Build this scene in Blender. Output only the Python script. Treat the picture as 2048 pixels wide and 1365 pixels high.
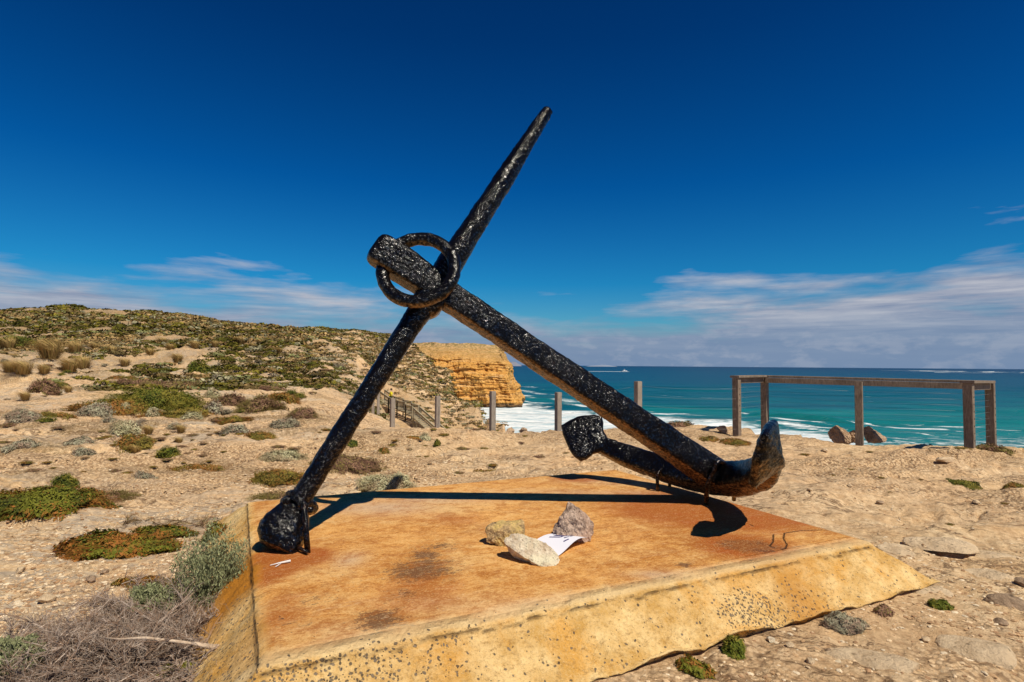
import bpy, bmesh, math, random
import numpy as np
from mathutils import Vector, Matrix, Euler

random.seed(7); rng = np.random.default_rng(7)
for o in list(bpy.data.objects): bpy.data.objects.remove(o)
sc = bpy.context.scene
C = sc.collection
W, H, F = 2048.0, 1365.0, 1138.0
CAMZ = 1.35
PITCH = math.atan((730.5 - 682.5) / F); ROLL = 0.0079

# ------------------------------------------------------------------ camera
cd = bpy.data.cameras.new('camera'); cam = bpy.data.objects.new('camera', cd); C.objects.link(cam)
cd.sensor_width = 36.0; cd.lens = F / W * 36.0; cd.clip_start = 0.05; cd.clip_end = 200000
Rm = Matrix.Rotation(math.pi / 2 + PITCH, 4, 'X') @ Matrix.Rotation(ROLL, 4, 'Z')
cam.matrix_world = Matrix.Translation((0, 0, CAMZ)) @ Rm
sc.camera = cam
R3 = np.array(Rm.to_3x3())

def ray(px, py):
    d = R3 @ np.array([(px - W / 2) / F, -(py - H / 2) / F, -1.0])
    return d / d[1]                       # scaled so that y (forward) = 1
def onz(px, py, z=0.0):                   # point of the photo on the level z
    d = ray(px, py); t = (z - CAMZ) / d[2]
    return np.array([d[0] * t, t, z])
def ond(px, py, dist):                    # point of the photo at forward distance dist
    d = ray(px, py); return np.array([0, 0, CAMZ]) + d * dist
def hor(px): return 730.5 + (px - 1024) * 0.0079

# ------------------------------------------------------------------ noise
def _h(ix, iy, iz, seed):
    n = (ix * 374761393 + iy * 668265263 + iz * 2147483647 % 4294967291 + seed * 144665) & 0xFFFFFFFF
    n = ((n ^ (n >> 13)) * 1274126177) & 0xFFFFFFFF
    n = ((n ^ (n >> 16)) * 2246822519) & 0xFFFFFFFF
    return ((n ^ (n >> 15)) & 0xFFFFFF) / 16777215.0
def vn(p, seed=0):
    p = np.asarray(p, float); i = np.floor(p).astype(np.int64); f = p - i
    f = f * f * f * (f * (f * 6 - 15) + 10)
    x, y, z = i[:, 0], i[:, 1], i[:, 2]; r = 0
    for a in (0, 1):
        wa = f[:, 0] if a else 1 - f[:, 0]
        for b in (0, 1):
            wb = f[:, 1] if b else 1 - f[:, 1]
            for c in (0, 1):
                wc = f[:, 2] if c else 1 - f[:, 2]
                r = r + wa * wb * wc * _h(x + a, y + b, z + c, seed)
    return r
def fbm(p, octv=4, seed=0, gain=.5):
    p = np.asarray(p, float); a = 1; t = 0; s = 0
    for k in range(octv):
        t = t + a * vn(p, seed + k * 17); s += a; a *= gain; p = p * 2.03 + 5.3
    return t / s
def sstep(a, b, x):
    t = np.clip((x - a) / (b - a), 0, 1); return t * t * (3 - 2 * t)
def xyz(x, y, z=0): return np.stack([x, y, np.zeros_like(x) + z], 1)

# ------------------------------------------------------------------ material helper
class NT:
    def __init__(s, name, disp=False):
        s.m = bpy.data.materials.new(name); s.m.use_nodes = True
        s.t = s.m.node_tree; s.t.nodes.clear()
        s.out = s.t.nodes.new('ShaderNodeOutputMaterial')
        s.b = s.t.nodes.new('ShaderNodeBsdfPrincipled')
        s.t.links.new(s.b.outputs[0], s.out.inputs[0])
        s._co = None
    def put(s, sock, v):
        if isinstance(v, bpy.types.NodeSocket): s.t.links.new(v, sock)
        elif v is not None:
            if sock.type == 'RGBA' and len(v) == 3: v = (*v, 1)
            sock.default_value = v
    def node(s, ty, props=None, ins=None, out=0):
        n = s.t.nodes.new(ty)
        for k, v in (props or {}).items(): setattr(n, k, v)
        for k, v in (ins or {}).items(): s.put(n.inputs[k], v)
        return n.outputs[out]
    def co(s):
        if s._co is None: s._co = s.node('ShaderNodeTexCoord', out=3)
        return s._co
    def geo(s, k=0): return s.node('ShaderNodeNewGeometry', out=k)
    def mapv(s, v, scale=(1, 1, 1), rot=(0, 0, 0), loc=(0, 0, 0)):
        return s.node('ShaderNodeMapping', None, {0: v, 1: loc, 2: rot, 3: scale})
    def noise(s, v, scale, detail=4, rough=.55, dist=0, out=0):
        return s.node('ShaderNodeTexNoise', None, {'Vector': v, 'Scale': scale, 'Detail': detail, 'Roughness': rough, 'Distortion': dist}, out)
    def vor(s, v, scale, out=0, feature='F1', rnd=1.0):
        return s.node('ShaderNodeTexVoronoi', {'feature': feature}, {'Vector': v, 'Scale': scale, 'Randomness': rnd}, out)
    def ramp(s, f, stops, interp='LINEAR'):
        n = s.t.nodes.new('ShaderNodeValToRGB'); s.put(n.inputs[0], f)
        n.color_ramp.interpolation = interp
        e = n.color_ramp.elements
        while len(e) < len(stops): e.new(0.5)
        for k, (p, c) in enumerate(stops):
            e[k].position = p
            e[k].color = (c, c, c, 1) if isinstance(c, (int, float)) else (*c, 1)
        return n.outputs[0]
    def mix(s, f, a, b, mode='MIX'):
        n = s.t.nodes.new('ShaderNodeMix'); n.data_type = 'RGBA'; n.blend_type = mode
        s.put(n.inputs[0], f); s.put(n.inputs[6], a); s.put(n.inputs[7], b); return n.outputs[2]
    def math(s, op, a, b=None, c=None, clamp=False):
        n = s.t.nodes.new('ShaderNodeMath'); n.operation = op; n.use_clamp = clamp
        s.put(n.inputs[0], a)
        if b is not None: s.put(n.inputs[1], b)
        if c is not None: s.put(n.inputs[2], c)
        return n.outputs[0]
    def attr(s, name, out=0):
        return s.node('ShaderNodeAttribute', {'attribute_name': name}, None, out)
    def sep(s, v, k):
        return s.node('ShaderNodeSeparateColor', None, {0: v}, k)
    def bump(s, h, dist, strength=1.0, prev=None):
        n = s.t.nodes.new('ShaderNodeBump'); n.inputs['Strength'].default_value = strength
        n.inputs['Distance'].default_value = dist; s.put(n.inputs['Height'], h)
        if prev is not None: s.put(n.inputs['Normal'], prev)
        return n.outputs[0]
    def done(s, col=None, rough=None, normal=None, spec=None, **kw):
        if col is not None: s.put(s.b.inputs['Base Color'], col)
        if rough is not None: s.put(s.b.inputs['Roughness'], rough)
        if normal is not None: s.put(s.b.inputs['Normal'], normal)
        if spec is not None: s.put(s.b.inputs['Specular IOR Level'], spec)
        for k, v in kw.items(): s.put(s.b.inputs[k.replace('_', ' ')], v)
        return s.m

# ------------------------------------------------------------------ object helpers
def tag(o, label=None, cat=None, group=None, kind=None):
    if label: o['label'] = label
    if cat: o['category'] = cat
    if group: o['group'] = group
    if kind: o['kind'] = kind
    return o
def root(name, loc, label, cat, group=None):
    o = bpy.data.objects.new(name, None); C.objects.link(o); o.location = tuple(loc)
    o.empty_display_size = .2
    return tag(o, label, cat, group)
def meshobj(name, verts, faces, mat, parent=None, smooth=True, attrs=None, origin=None, fattr=None):
    """verts Nx3 (world), faces list or MxK array; origin shifts verts to be local to it"""
    verts = np.asarray(verts, np.float32)
    if parent is not None: org = np.array(parent['_o'] if '_o' in parent else parent.location[:])
    elif origin is not None: org = np.array(origin)
    else: org = np.zeros(3)
    v = verts - org.astype(np.float32)
    me = bpy.data.meshes.new(name)
    if isinstance(faces, np.ndarray):
        M, K = faces.shape
        me.vertices.add(len(v)); me.vertices.foreach_set('co', v.ravel())
        me.loops.add(M * K); me.loops.foreach_set('vertex_index', faces.astype(np.int32).ravel())
        me.polygons.add(M); me.polygons.foreach_set('loop_start', np.arange(0, M * K, K, dtype=np.int32))
        me.update(calc_edges=True)
    else:
        me.from_pydata(v.tolist(), [], [list(map(int, f)) for f in faces]); me.update()
    me.polygons.foreach_set('use_smooth', np.full(len(me.polygons), bool(smooth)))
    for k, a in (attrs or {}).items():
        at = me.attributes.new(k, 'FLOAT_COLOR', 'POINT')
        a = np.asarray(a, np.float32)
        if a.ndim == 1: a = np.stack([a, a, a, np.ones_like(a)], 1)
        elif a.shape[1] == 3: a = np.concatenate([a, np.ones((len(a), 1), np.float32)], 1)
        at.data.foreach_set('color', a.ravel())
    for m in (mat if isinstance(mat, (list, tuple)) else [mat]): me.materials.append(m)
    o = bpy.data.objects.new(name, me); C.objects.link(o)
    if parent is not None: o.parent = parent
    elif origin is not None: o.location = tuple(origin)
    return o
def gridfaces(nr, nc, wrap=False):
    i = np.arange(nr - 1)[:, None]; cc = nc if wrap else nc - 1
    j = np.arange(cc)[None, :]; j2 = (j + 1) % nc
    f = np.stack([i * nc + j, i * nc + j2, (i + 1) * nc + j2, (i + 1) * nc + j], -1)
    return f.reshape(-1, 4)
class MB:                                  # collects boxes, bars and tubes of one part
    def __init__(s): s.v = []; s.f = []
    def add(s, v, f):
        n = len(s.v); s.v += [tuple(map(float, a)) for a in v]; s.f += [[n + k for k in q] for q in f]
    def bar(s, a, b, w, h, up=(0, 0, 1), bev=.08):
        a = np.array(a, float); b = np.array(b, float); t = b - a; t /= np.linalg.norm(t)
        up = np.array(up, float); x = np.cross(t, up)
        if np.linalg.norm(x) < 1e-4: x = np.cross(t, (0, 1, 0))
        x /= np.linalg.norm(x); y = np.cross(x, t)
        c = min(w, h) * bev; hw, hh = w / 2, h / 2
        sec = [(-hw + c, -hh), (hw - c, -hh), (hw, -hh + c), (hw, hh - c), (hw - c, hh), (-hw + c, hh), (-hw, hh - c), (-hw, -hh + c)]
        V = [p + x * q[0] + y * q[1] for p in (a, b) for q in sec]
        Fc = [[k, (k + 1) % 8, 8 + (k + 1) % 8, 8 + k] for k in range(8)] + [list(range(7, -1, -1)), list(range(8, 16))]
        s.add(V, Fc)
    def tube(s, pts, r, n=8):
        pts = [np.array(p, float) for p in pts]; rr = r if hasattr(r, '__len__') else [r] * len(pts)
        V = []; prev = None
        for k, p in enumerate(pts):
            t = pts[min(k + 1, len(pts) - 1)] - pts[max(k - 1, 0)]; t /= np.linalg.norm(t) + 1e-9
            x = np.cross(t, (0, 0, 1)) if prev is None else prev - t * np.dot(prev, t)
            if np.linalg.norm(x) < 1e-3: x = np.cross(t, (0, 1, 0))
            x /= np.linalg.norm(x); prev = x; y = np.cross(t, x)
            V += [p + (x * math.cos(2 * math.pi * q / n) + y * math.sin(2 * math.pi * q / n)) * rr[k] for q in range(n)]
        Fc = [[k * n + q, k * n + (q + 1) % n, (k + 1) * n + (q + 1) % n, (k + 1) * n + q] for k in range(len(pts) - 1) for q in range(n)]
        Fc += [list(range(n - 1, -1, -1)), list(range((len(pts) - 1) * n, len(pts) * n))]
        s.add(V, Fc)
    def build(s, name, mat, parent=None, origin=None, smooth=False): return meshobj(name, s.v, s.f, mat, parent, smooth, origin=origin)
def dup(o, parent=None):
    c = o.copy(); C.objects.link(c)
    if parent is not None: c.parent = parent
    for ch in list(o.children): dup(ch, c)
    return c

# ------------------------------------------------------------------ terrain height
EDGE = [(1050, 12.0), (1100, 12.3), (1300, 13.5), (1400, 13.4), (1500, 12.7), (1600, 11.7), (1650, 11.1), (1850, 10.7), (1950, 10.2), (2048, 9.8), (2600, 9.0), (4000, 8.5)]
PROF = {
 -600: [(0, 0), (24, 0), (40, .6), (60, 2.2), (90, 5.5), (130, 10.8), (160, 15.5), (220, 15), (320, 9)],
 0:    [(0, 0), (24, 0.), (40, .5), (60, 1.9), (90, 5.2), (130, 10.3), (165, 16.0), (210, 15.5), (320, 9)],
 130:  [(0, 0), (24, 0.), (40, .5), (60, 1.9), (90, 5.3), (130, 10.8), (170, 17.6), (220, 16), (320, 9)],
 350:  [(0, 0), (20, 0.), (35, .3), (55, 1.4), (90, 5.2), (130, 10.4), (172, 16.0), (220, 15), (320, 10)],
 450:  [(0, 0), (18, 0.), (35, .3), (55, 1.3), (90, 4.6), (130, 8.8), (180, 14.2), (220, 14), (320, 10)],
 550:  [(0, 0), (16, 0.), (30, .1), (50, 1.0), (85, 4.2), (130, 8.3), (185, 13.0), (230, 13), (320, 10)],
 650:  [(0, 0), (13, 0.), (20, -.15), (30, 0), (45, .8), (70, 3.0), (110, 6.9), (190, 12.4), (240, 13), (320, 10)],
 720:  [(0, 0), (12, 0.), (16, -.5), (20, -.5), (26, -.7), (40, -.5), (60, 1.2), (100, 5.8), (140, 9.3), (200, 12.4), (320, 12)],
 800:  [(0, 0), (11.8, 0.), (14, -.9), (17, -1.1), (20, -.85), (24, -1.3), (35, -4), (50, -3.7), (58, -2.3), (70, -1.2), (100, 2.0), (140, 6.6), (200, 11), (240, 13), (320, 12)],
 830:  [(0, 0), (11.8, 0.), (14, -1.3), (18, -1.8), (24, -3), (36, -5.3), (50, -4.4), (60, -2.8), (75, -1.0), (100, 2.1), (130, 5.8), (145, 3), (180, -12), (220, -26), (320, -26)],
 860:  [(0, 0), (11.8, 0.), (14, -1.8), (20, -3.8), (36, -6.6), (50, -5.3), (60, -3.9), (80, -.8), (115, 2.8), (126, 0), (150, -14), (180, -26), (320, -26)],
 900:  [(0, 0), (11.8, 0.), (14, -2.4), (25, -6), (40, -8), (55, -5.9), (65, -4.2), (80, -1.9), (95, .1), (103, -3), (125, -17), (150, -26), (320, -26)],
 960:  [(0, 0), (11.8, 0.), (14, -2.6), (25, -8), (45, -9), (60, -5.8), (72, -3.4), (77, -7), (92, -26), (320, -26)],
 985:  [(0, 0), (11.8, 0.), (13.7, -2.6), (25, -8.5), (42, -9), (53, -6), (62, -3.8), (67, -8), (80, -26), (320, -26)],
 1010: [(0, 0), (11.8, 0.), (13.5, -2.6), (25, -9), (38, -9), (48, -6.0), (55, -4.1), (59, -8), (70, -26), (320, -26)],
 1030: [(0, 0), (11.9, 0.), (13.5, -3), (25, -10), (38, -9), (46, -6), (50, -4.1), (53, -9), (62, -26), (320, -26)],
 1050: [(0, 0), (12.0, 0.), (13.5, -3), (22, -12), (34, -26), (320, -26)],
}
DG = np.concatenate([np.arange(0, 30, .25), np.arange(30, 120, 1.0), np.arange(120, 322, 2.5)])
COLS = []; TAB = []
for px in sorted(PROF):
    d, z = zip(*PROF[px]); COLS.append(px); TAB.append(np.interp(DG, d, z))
for px, e in EDGE[1:]:
    COLS.append(px); TAB.append(np.interp(DG, [0, e, e + .8, e + 3, e + 9], [0, 0, -1.3, -7, -26]))
COLS = np.array(COLS, float); TAB = np.array(TAB)
_k = np.array([1, 3, 5, 3, 1.]); _k /= _k.sum()
_far = np.array([np.convolve(np.pad(r, 2, mode='edge'), _k, 'valid') for r in TAB])
TAB = np.where(DG[None, :] > 16, _far, TAB)
def hbase(x, y):
    x = np.asarray(x, float); y = np.asarray(y, float)
    yy = np.maximum(y, .3); px = 1024 + x / yy * F
    px = np.where(y < .3, 1024., px)
    # the edge wobbles a little
    wob = (fbm(xyz(x * .8, y * .8, 3), 3, 5) - .5) * 1.1
    ye = np.clip(yy + wob * sstep(7, 11, yy) , 0, 319)
    ci = np.clip(np.searchsorted(COLS, px) - 1, 0, len(COLS) - 2)
    ct = np.clip((px - COLS[ci]) / (COLS[ci + 1] - COLS[ci]), 0, 1)
    di = np.clip(np.searchsorted(DG, ye) - 1, 0, len(DG) - 2)
    dt = np.clip((ye - DG[di]) / (DG[di + 1] - DG[di]), 0, 1)
    def g(c): return TAB[c, di] * (1 - dt) + TAB[c, di + 1] * dt
    z = g(ci) * (1 - ct) + g(ci + 1) * ct
    return np.where(y < .5, 0, z)
# slab frame (needed to keep the ground calm underneath)
SZ = .25
A = onz(522, 1322, SZ); B = onz(1738, 1079, SZ); D = onz(516, 1000, SZ)
e1 = (B - A)[:2]; L1 = float(np.linalg.norm(e1)); e1 /= L1; e2 = np.array([-e1[1], e1[0]])
L2 = float(np.dot((D - A)[:2], e2))
OA = A[:2].copy()
print('SLAB', A, B, D, L1, L2, np.dot((D - A)[:2], e1))
def slabuv(x, y):
    dx = x - OA[0]; dy = y - OA[1]
    return dx * e1[0] + dy * e1[1], dx * e2[0] + dy * e2[1]
def suv(u, v, z): return np.array([OA[0] + u * e1[0] + v * e2[0], OA[1] + u * e1[1] + v * e2[1], z])
STN = [(757, 801, 60), (777, 816, 57.5), (794, 821, 56.5), (811, 828, 55), (827, 838, 53), (886, 893, 47)]
STP = np.array([ond(*a) for a in STN])
def hfull(x, y):
    x = np.asarray(x, float); y = np.asarray(y, float)
    z = hbase(x, y); r = np.hypot(x, y); pxx = 1024 + x / np.maximum(y, .3) * F
    calm = 1 - .88 * sstep(690, 730, pxx) * sstep(930, 880, pxx) * sstep(12, 14, y) * sstep(66, 58, y)
    # directional bedding of the limestone
    a = math.radians(22); xr = x * math.cos(a) + y * math.sin(a); yr = -x * math.sin(a) + y * math.cos(a)
    led = fbm(xyz(xr * .35, yr * 1.1, 1), 4, 11)
    q = led * 9; fl = np.floor(q); fr = q - fl
    ter = (fl + sstep(.55, .98, fr)) / 9
    midm = sstep(.5, 3, r)
    un, vnn = slabuv(x, y)
    ds = np.maximum(np.maximum(-.35 - un, un - L1 - .35), np.maximum(-.35 - vnn, vnn - L2 - .35))
    away = sstep(0.05, 1.0, ds)
    amp = (.40 * sstep(3.5, 12, r) + .22) * away
    rimfl = 1 - .75 * sstep(8, 10, y) * sstep(16, 13, y) * sstep(900, 1100, 1024 + x / np.maximum(y, .3) * F)
    z = z + (ter - .5) * amp * rimfl
    z = z + (fbm(xyz(x * 1.7, y * 1.7), 4, 23) - .5) * .10 * (away * .8 + .2)
    z = z + (fbm(xyz(x * 9, y * 9), 3, 31) - .5) * .05
    rdg = np.abs(fbm(xyz(xr * 1.1, yr * 2.6, 7), 4, 33) - .5); z = z - .06 * sstep(.03, .0, rdg) * away * sstep(.45, .6, fbm(xyz(x * .6, y * .6, 2), 3, 35))
    z = z + (fbm(xyz(x * .22, y * .22), 4, 41) - .5) * 2.0 * sstep(18, 60, r) * calm
    z = z + (fbm(xyz(x * .9, y * .9), 3, 43) - .5) * .7 * sstep(18, 50, r) * (calm * .7 + .3)
    # little rock ribs on steep flanks
    st = sstep(1.5, 7, -hbase(x, y))
    z = z + (np.abs(fbm(xyz(x * .5, y * .5), 4, 53) - .5) * 2) * 1.7 * st * (calm * .8 + .2)
    bd = np.full(x.shape, 99.); bz = np.zeros(x.shape)
    for p, q in zip(STP[:-1], STP[1:]):
        d = (q - p)[:2]; t = np.clip(((x - p[0]) * d[0] + (y - p[1]) * d[1]) / (d @ d), 0, 1); dd = np.hypot(x - p[0] - t * d[0], y - p[1] - t * d[1]); zz = p[2] + t * (q[2] - p[2]); c = dd < bd; bd = np.where(c, dd, bd); bz = np.where(c, zz, bz)
    z = z + (bz - .75 - z) * sstep(4.5, 2.2, bd)
    return z
def hz(x, y): return float(hfull(np.array([x]), np.array([y]))[0])
def onground(px, py):
    d = ray(px, py); o = np.array([0, 0, CAMZ])
    ts = np.concatenate([np.linspace(1, 30, 700), np.linspace(30, 300, 900)])
    P = o + d[None, :] * ts[:, None]
    hh = hfull(P[:, 0], P[:, 1]); b = np.where(P[:, 2] < hh)[0]
    if len(b) == 0: return None
    k = b[0]; return np.array([P[k, 0], P[k, 1], hh[k]])

# ------------------------------------------------------------------ materials
def ground_mat():
    n = NT('limestone_ground'); co = n.geo(0); m = n.attr('mask'); gr = n.sep(m, 0); veg = n.sep(m, 1); pat = n.sep(m, 2)
    big = n.noise(co, .35, 5, .6); mid = n.noise(co, 2.2, 6, .65); fine = n.noise(co, 14, 8, .75)
    sand = n.mix(n.ramp(mid, [(.32, 0), (.68, 1)]), (.72, .475, .24), (.93, .73, .46))
    sand = n.mix(n.ramp(big, [(.4, 0), (.62, .7)]), sand, (.76, .50, .28))
    sand = n.mix(n.ramp(fine, [(.35, .85), (.62, 0)]), sand, (.38, .215, .10))
    # patina on bedrock
    st = n.noise(n.mapv(co, (1.2, 5, 5), (0, 0, math.radians(-22))), 1.6, 6, .7)
    patc = n.mix(n.ramp(fine, [(.35, 0), (.7, 1)]), (.33, .26, .19), (.64, .51, .36))
    sand = n.mix(n.math('MULTIPLY', pat, n.ramp(st, [(.42, 0), (.54, 1)])), sand, patc)
    # gravel
    v1 = n.vor(co, 34); vc = n.vor(co, 34, 1); v2 = n.vor(co, 75); vc2 = n.vor(co, 75, 1)
    g1 = n.mix(n.sep(vc, 0), (.46, .27, .13), (.84, .62, .38)); g2 = n.mix(n.sep(vc2, 0), (.52, .32, .16), (.82, .59, .35))
    gcol = n.mix(n.ramp(n.sep(vc, 1), [(.5, 0), (.55, 1)], 'CONSTANT'), g2, g1)
    gcol = n.mix(n.ramp(v1, [(.45, 0), (.75, .8)]), gcol, (.17, .09, .045))
    sand = n.mix(n.math('MULTIPLY', gr, .9), sand, gcol)
    # cracks
    cv = n.node('ShaderNodeTexNoise', None, {'Vector': n.mapv(co, (1, 2.1, 1), (0, 0, math.radians(-20))), 'Scale': 1.5, 'Detail': 9, 'Roughness': .62, 'Distortion': .6})
    cr = n.ramp(n.math('ABSOLUTE', n.math('SUBTRACT', cv, .5)), [(.0, 1), (.022, 0)])
    crm = n.math('MULTIPLY', cr, n.ramp(n.noise(co, 1.1, 3), [(.42, 0), (.52, .95)]))
    sand = n.mix(crm, sand, (.13, .075, .04))
    cv2 = n.node('ShaderNodeTexNoise', None, {'Vector': n.mapv(co, (1.4, 3.2, 1), (0, 0, math.radians(-14)), (4, 9, 0)), 'Scale': 3.4, 'Detail': 8, 'Roughness': .65, 'Distortion': .8})
    cr2 = n.ramp(n.math('ABSOLUTE', n.math('SUBTRACT', cv2, .5)), [(.0, 1), (.02, 0)])
    sand = n.mix(n.math('MULTIPLY', cr2, n.ramp(n.noise(n.mapv(co, (1, 1, 1), loc=(3, 3, 3)), 1.6, 4), [(.48, 0), (.58, .85)])), sand, (.17, .10, .05))
    # thin plant litter
    lt = n.noise(co, 22, 6, .8)
    vegc = n.mix(n.noise(co, 3, 4), (.16, .085, .04), (.13, .10, .03))
    vf = n.math('MULTIPLY', veg, n.ramp(lt, [(.42, 0), (.56, 1)]))
    sand = n.mix(vf, sand, vegc)
    b = n.bump(fine, .03, .9)
    b = n.bump(n.math('MULTIPLY', n.math('SUBTRACT', 1, v1), gr), .018, .9, b)
    b = n.bump(n.noise(co, 90, 4, .7), .006, .8, b)
    return n.done(sand, .92, b, .12)
def orange_cliff_mat():
    n = NT('orange_cliff_rock'); co = n.geo(0)
    z = n.mapv(co, (.05, .05, .9)); st = n.noise(z, 1.0, 6, .7, .8); f = n.noise(co, .35, 8, .7); g = n.noise(n.mapv(co, (.9, .9, .12)), 1.0, 6, .7)
    c = n.mix(n.ramp(f, [(.3, 0), (.65, 1)]), (.56, .235, .045), (.86, .48, .135))
    c = n.mix(n.ramp(st, [(.50, 0), (.64, .6)]), c, (.82, .58, .30))
    c = n.mix(n.ramp(n.noise(co, .9, 6, .7), [(.36, .8), (.46, 0)]), c, (.30, .12, .03))
    c = n.mix(n.ramp(g, [(.30, .75), (.43, 0)]), c, (.22, .095, .03))
    m = n.attr('mask'); top = n.sep(m, 0); low = n.sep(m, 1)
    tc = n.mix(n.ramp(n.noise(co, .5, 7, .75), [(.43, 0), (.57, 1)]), (.66, .42, .20), (.25, .19, .07))
    c = n.mix(top, c, tc); c = n.mix(low, c, (.14, .085, .05))
    b = n.bump(f, 1.4, 1.0); b = n.bump(n.noise(co, 1.6, 6, .7), .5, 1.0, b); b = n.bump(st, 1.0, .7, b)
    return n.done(c, .95, b, .05)
def sea_mat():
    n = NT('sea_water'); co = n.geo(0); m = n.attr('mask'); foam = n.sep(m, 0); teal = n.sep(m, 1); deep = n.sep(m, 2)
    w1 = n.noise(n.mapv(co, (.02, .11, .1)), 1, 7, .68); w2 = n.noise(n.mapv(co, (.004, .022, .1)), 1, 5, .6)
    c = n.mix(teal, (.002, .080, .125), (.009, .225, .205))
    c = n.mix(deep, c, (.001, .022, .062))
    c = n.mix(n.ramp(w1, [(.36, .72), (.6, 0)]), c, n.mix(.5, c, (.0005, .02, .045)))
    c = n.mix(n.ramp(w2, [(.4, .35), (.6, 0)]), c, (.001, .045, .085))
    fn = n.noise(n.mapv(co, (.11, .30, .1)), 1, 9, .72, 1.2)
    ff = n.ramp(n.math('ADD', foam, n.math('MULTIPLY', n.math('SUBTRACT', fn, .5), 1.5)), [(.40, 0), (.62, 1)])
    wc = n.noise(n.mapv(co, (.025, .16, .1), loc=(31, 7, 0)), 1, 8, .75, .5)
    caps = n.math('MULTIPLY', n.ramp(wc, [(.655, 0), (.70, .85)]), n.math('SUBTRACT', 1, deep, clamp=True))
    ff = n.math('MAXIMUM', ff, caps)
    fc = n.mix(n.ramp(n.noise(n.mapv(co, (.1, .3, .1), loc=(9, 3, 0)), 1.0, 8, .75), [(.40, 0), (.56, 1)]), (.36, .50, .55), (.84, .85, .84))
    c = n.mix(ff, c, fc)
    b = n.bump(w1, 1.6, .8); b = n.bump(n.noise(n.mapv(co, (.25, .7, .3)), 1, 7, .7), .5, .8, b)
    return n.done(c, n.mix(ff, (.34, .34, .34), (.8, .8, .8)), b, .22)
def paint_mat(name='black_bitumen_paint', rusty=0.0):
    n = NT(name); co = n.co()
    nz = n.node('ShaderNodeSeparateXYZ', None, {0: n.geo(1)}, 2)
    a = n.noise(co, 60, 4, .6); fl = n.noise(co, 58, 6, .7); fl2 = n.noise(co, 38, 4, .6); patch = n.noise(co, 5.5, 5, .65); big = n.noise(co, 10, 4)
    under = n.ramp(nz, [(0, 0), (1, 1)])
    bounce = n.math('MULTIPLY', n.ramp(n.math('MULTIPLY', nz, -1.0), [(.35, 0), (.6, 1)]), n.ramp(fl2, [(.40, .1), (.56, 1)]))  # downward faces: light reflected off the slab, painted in as golden brown
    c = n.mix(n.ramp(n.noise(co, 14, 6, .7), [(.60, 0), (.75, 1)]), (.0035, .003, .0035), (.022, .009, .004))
    c = n.mix(bounce, c, n.mix(n.ramp(fl, [(.35, 0), (.62, 1)]), (.035, .017, .006), (.36, .20, .075)))
    if rusty: c = n.mix(n.ramp(n.noise(co, 30, 5), [(.5, 0), (.7, rusty)]), c, (.045, .018, .008))
    sc2 = n.ramp(patch, [(.44, .22), (.58, 1)])
    b = n.bump(big, .018, .5); b = n.bump(fl2, .006, .8, b)
    b = n.bump(n.math('MULTIPLY', n.noise(co, 100, 3, .55), sc2), .0085, .85, b)
    r = n.mix(sc2, (.17, .17, .17), (.14, .14, .14))
    spec = n.mix(n.ramp(fl, [(.53, 0), (.58, 1)]), (.12, .12, .12), (.95, .95, .95))
    return n.done(c, r, b, spec)
def wood_mat(name, c1, c2, axis=(1.5, 1.5, 14)):
    n = NT(name); co = n.co()
    g = n.noise(n.mapv(co, axis), 6, 6, .65); k = n.noise(co, 3, 3)
    c = n.mix(n.ramp(g, [(.3, 0), (.7, 1)]), c1, c2); c = n.mix(n.ramp(k, [(.5, 0), (.75, .5)]), c, tuple(x * .6 for x in c1))
    return n.done(c, .85, n.bump(g, .006, .7), .15)
def leaf_mat(name, dark, light, alt, tr=.0):
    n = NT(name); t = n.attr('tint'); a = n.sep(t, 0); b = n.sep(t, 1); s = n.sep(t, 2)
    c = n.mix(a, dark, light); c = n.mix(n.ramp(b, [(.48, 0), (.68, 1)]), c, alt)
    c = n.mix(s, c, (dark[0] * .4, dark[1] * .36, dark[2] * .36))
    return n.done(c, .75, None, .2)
def simple(name, c1, c2, scale, rough=.9, bd=.01, spec=.15):
    n = NT(name); co = n.co(); f = n.noise(co, scale, 8, .7)
    return n.done(n.mix(n.ramp(f, [(.35, 0), (.65, 1)]), c1, c2), rough, n.bump(f, bd, 1.0), spec)

M = {}
M['ground'] = ground_mat(); M['cliff'] = orange_cliff_mat(); M['sea'] = sea_mat()
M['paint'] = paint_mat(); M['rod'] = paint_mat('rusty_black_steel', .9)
M['post'] = wood_mat('weathered_grey_timber', (.24, .19, .15), (.42, .35, .28), (14, 14, 1.2))
M['rail'] = wood_mat('brown_hardwood', (.13, .095, .068), (.33, .255, .19), (9, 9, 1.5))
M['stair'] = wood_mat('pale_stair_timber', (.30, .26, .17), (.48, .42, .29), (8, 8, 2))
M['wire'] = NT('galvanised_wire').done((.26, .25, .24), .5, None, .5, Metallic=.5)
M['green'] = leaf_mat('green_leaves', (.04, .058, .006), (.125, .145, .013), (.22, .18, .025))
M['olive'] = leaf_mat('olive_leaves', (.10, .08, .012), (.25, .20, .035), (.30, .13, .03))
M['grey'] = leaf_mat('silver_grey_leaves', (.19, .165, .10), (.46, .43, .29), (.32, .22, .15))
M['pale'] = leaf_mat('pale_yellow_green_leaves', (.28, .25, .12), (.60, .56, .34), (.38, .29, .17))
M['brown'] = leaf_mat('brown_heath_leaves', (.14, .07, .04), (.32, .18, .11), (.20, .16, .04))
M['straw'] = leaf_mat('straw_grass', (.26, .16, .05), (.55, .36, .14), (.32, .24, .07))
M['mat'] = leaf_mat('succulent_leaves', (.04, .05, .005), (.155, .155, .014), (.30, .115, .022))
M['twig'] = leaf_mat('dead_grey_twigs', (.20, .15, .115), (.60, .48, .385), (.28, .18, .12))
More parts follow.
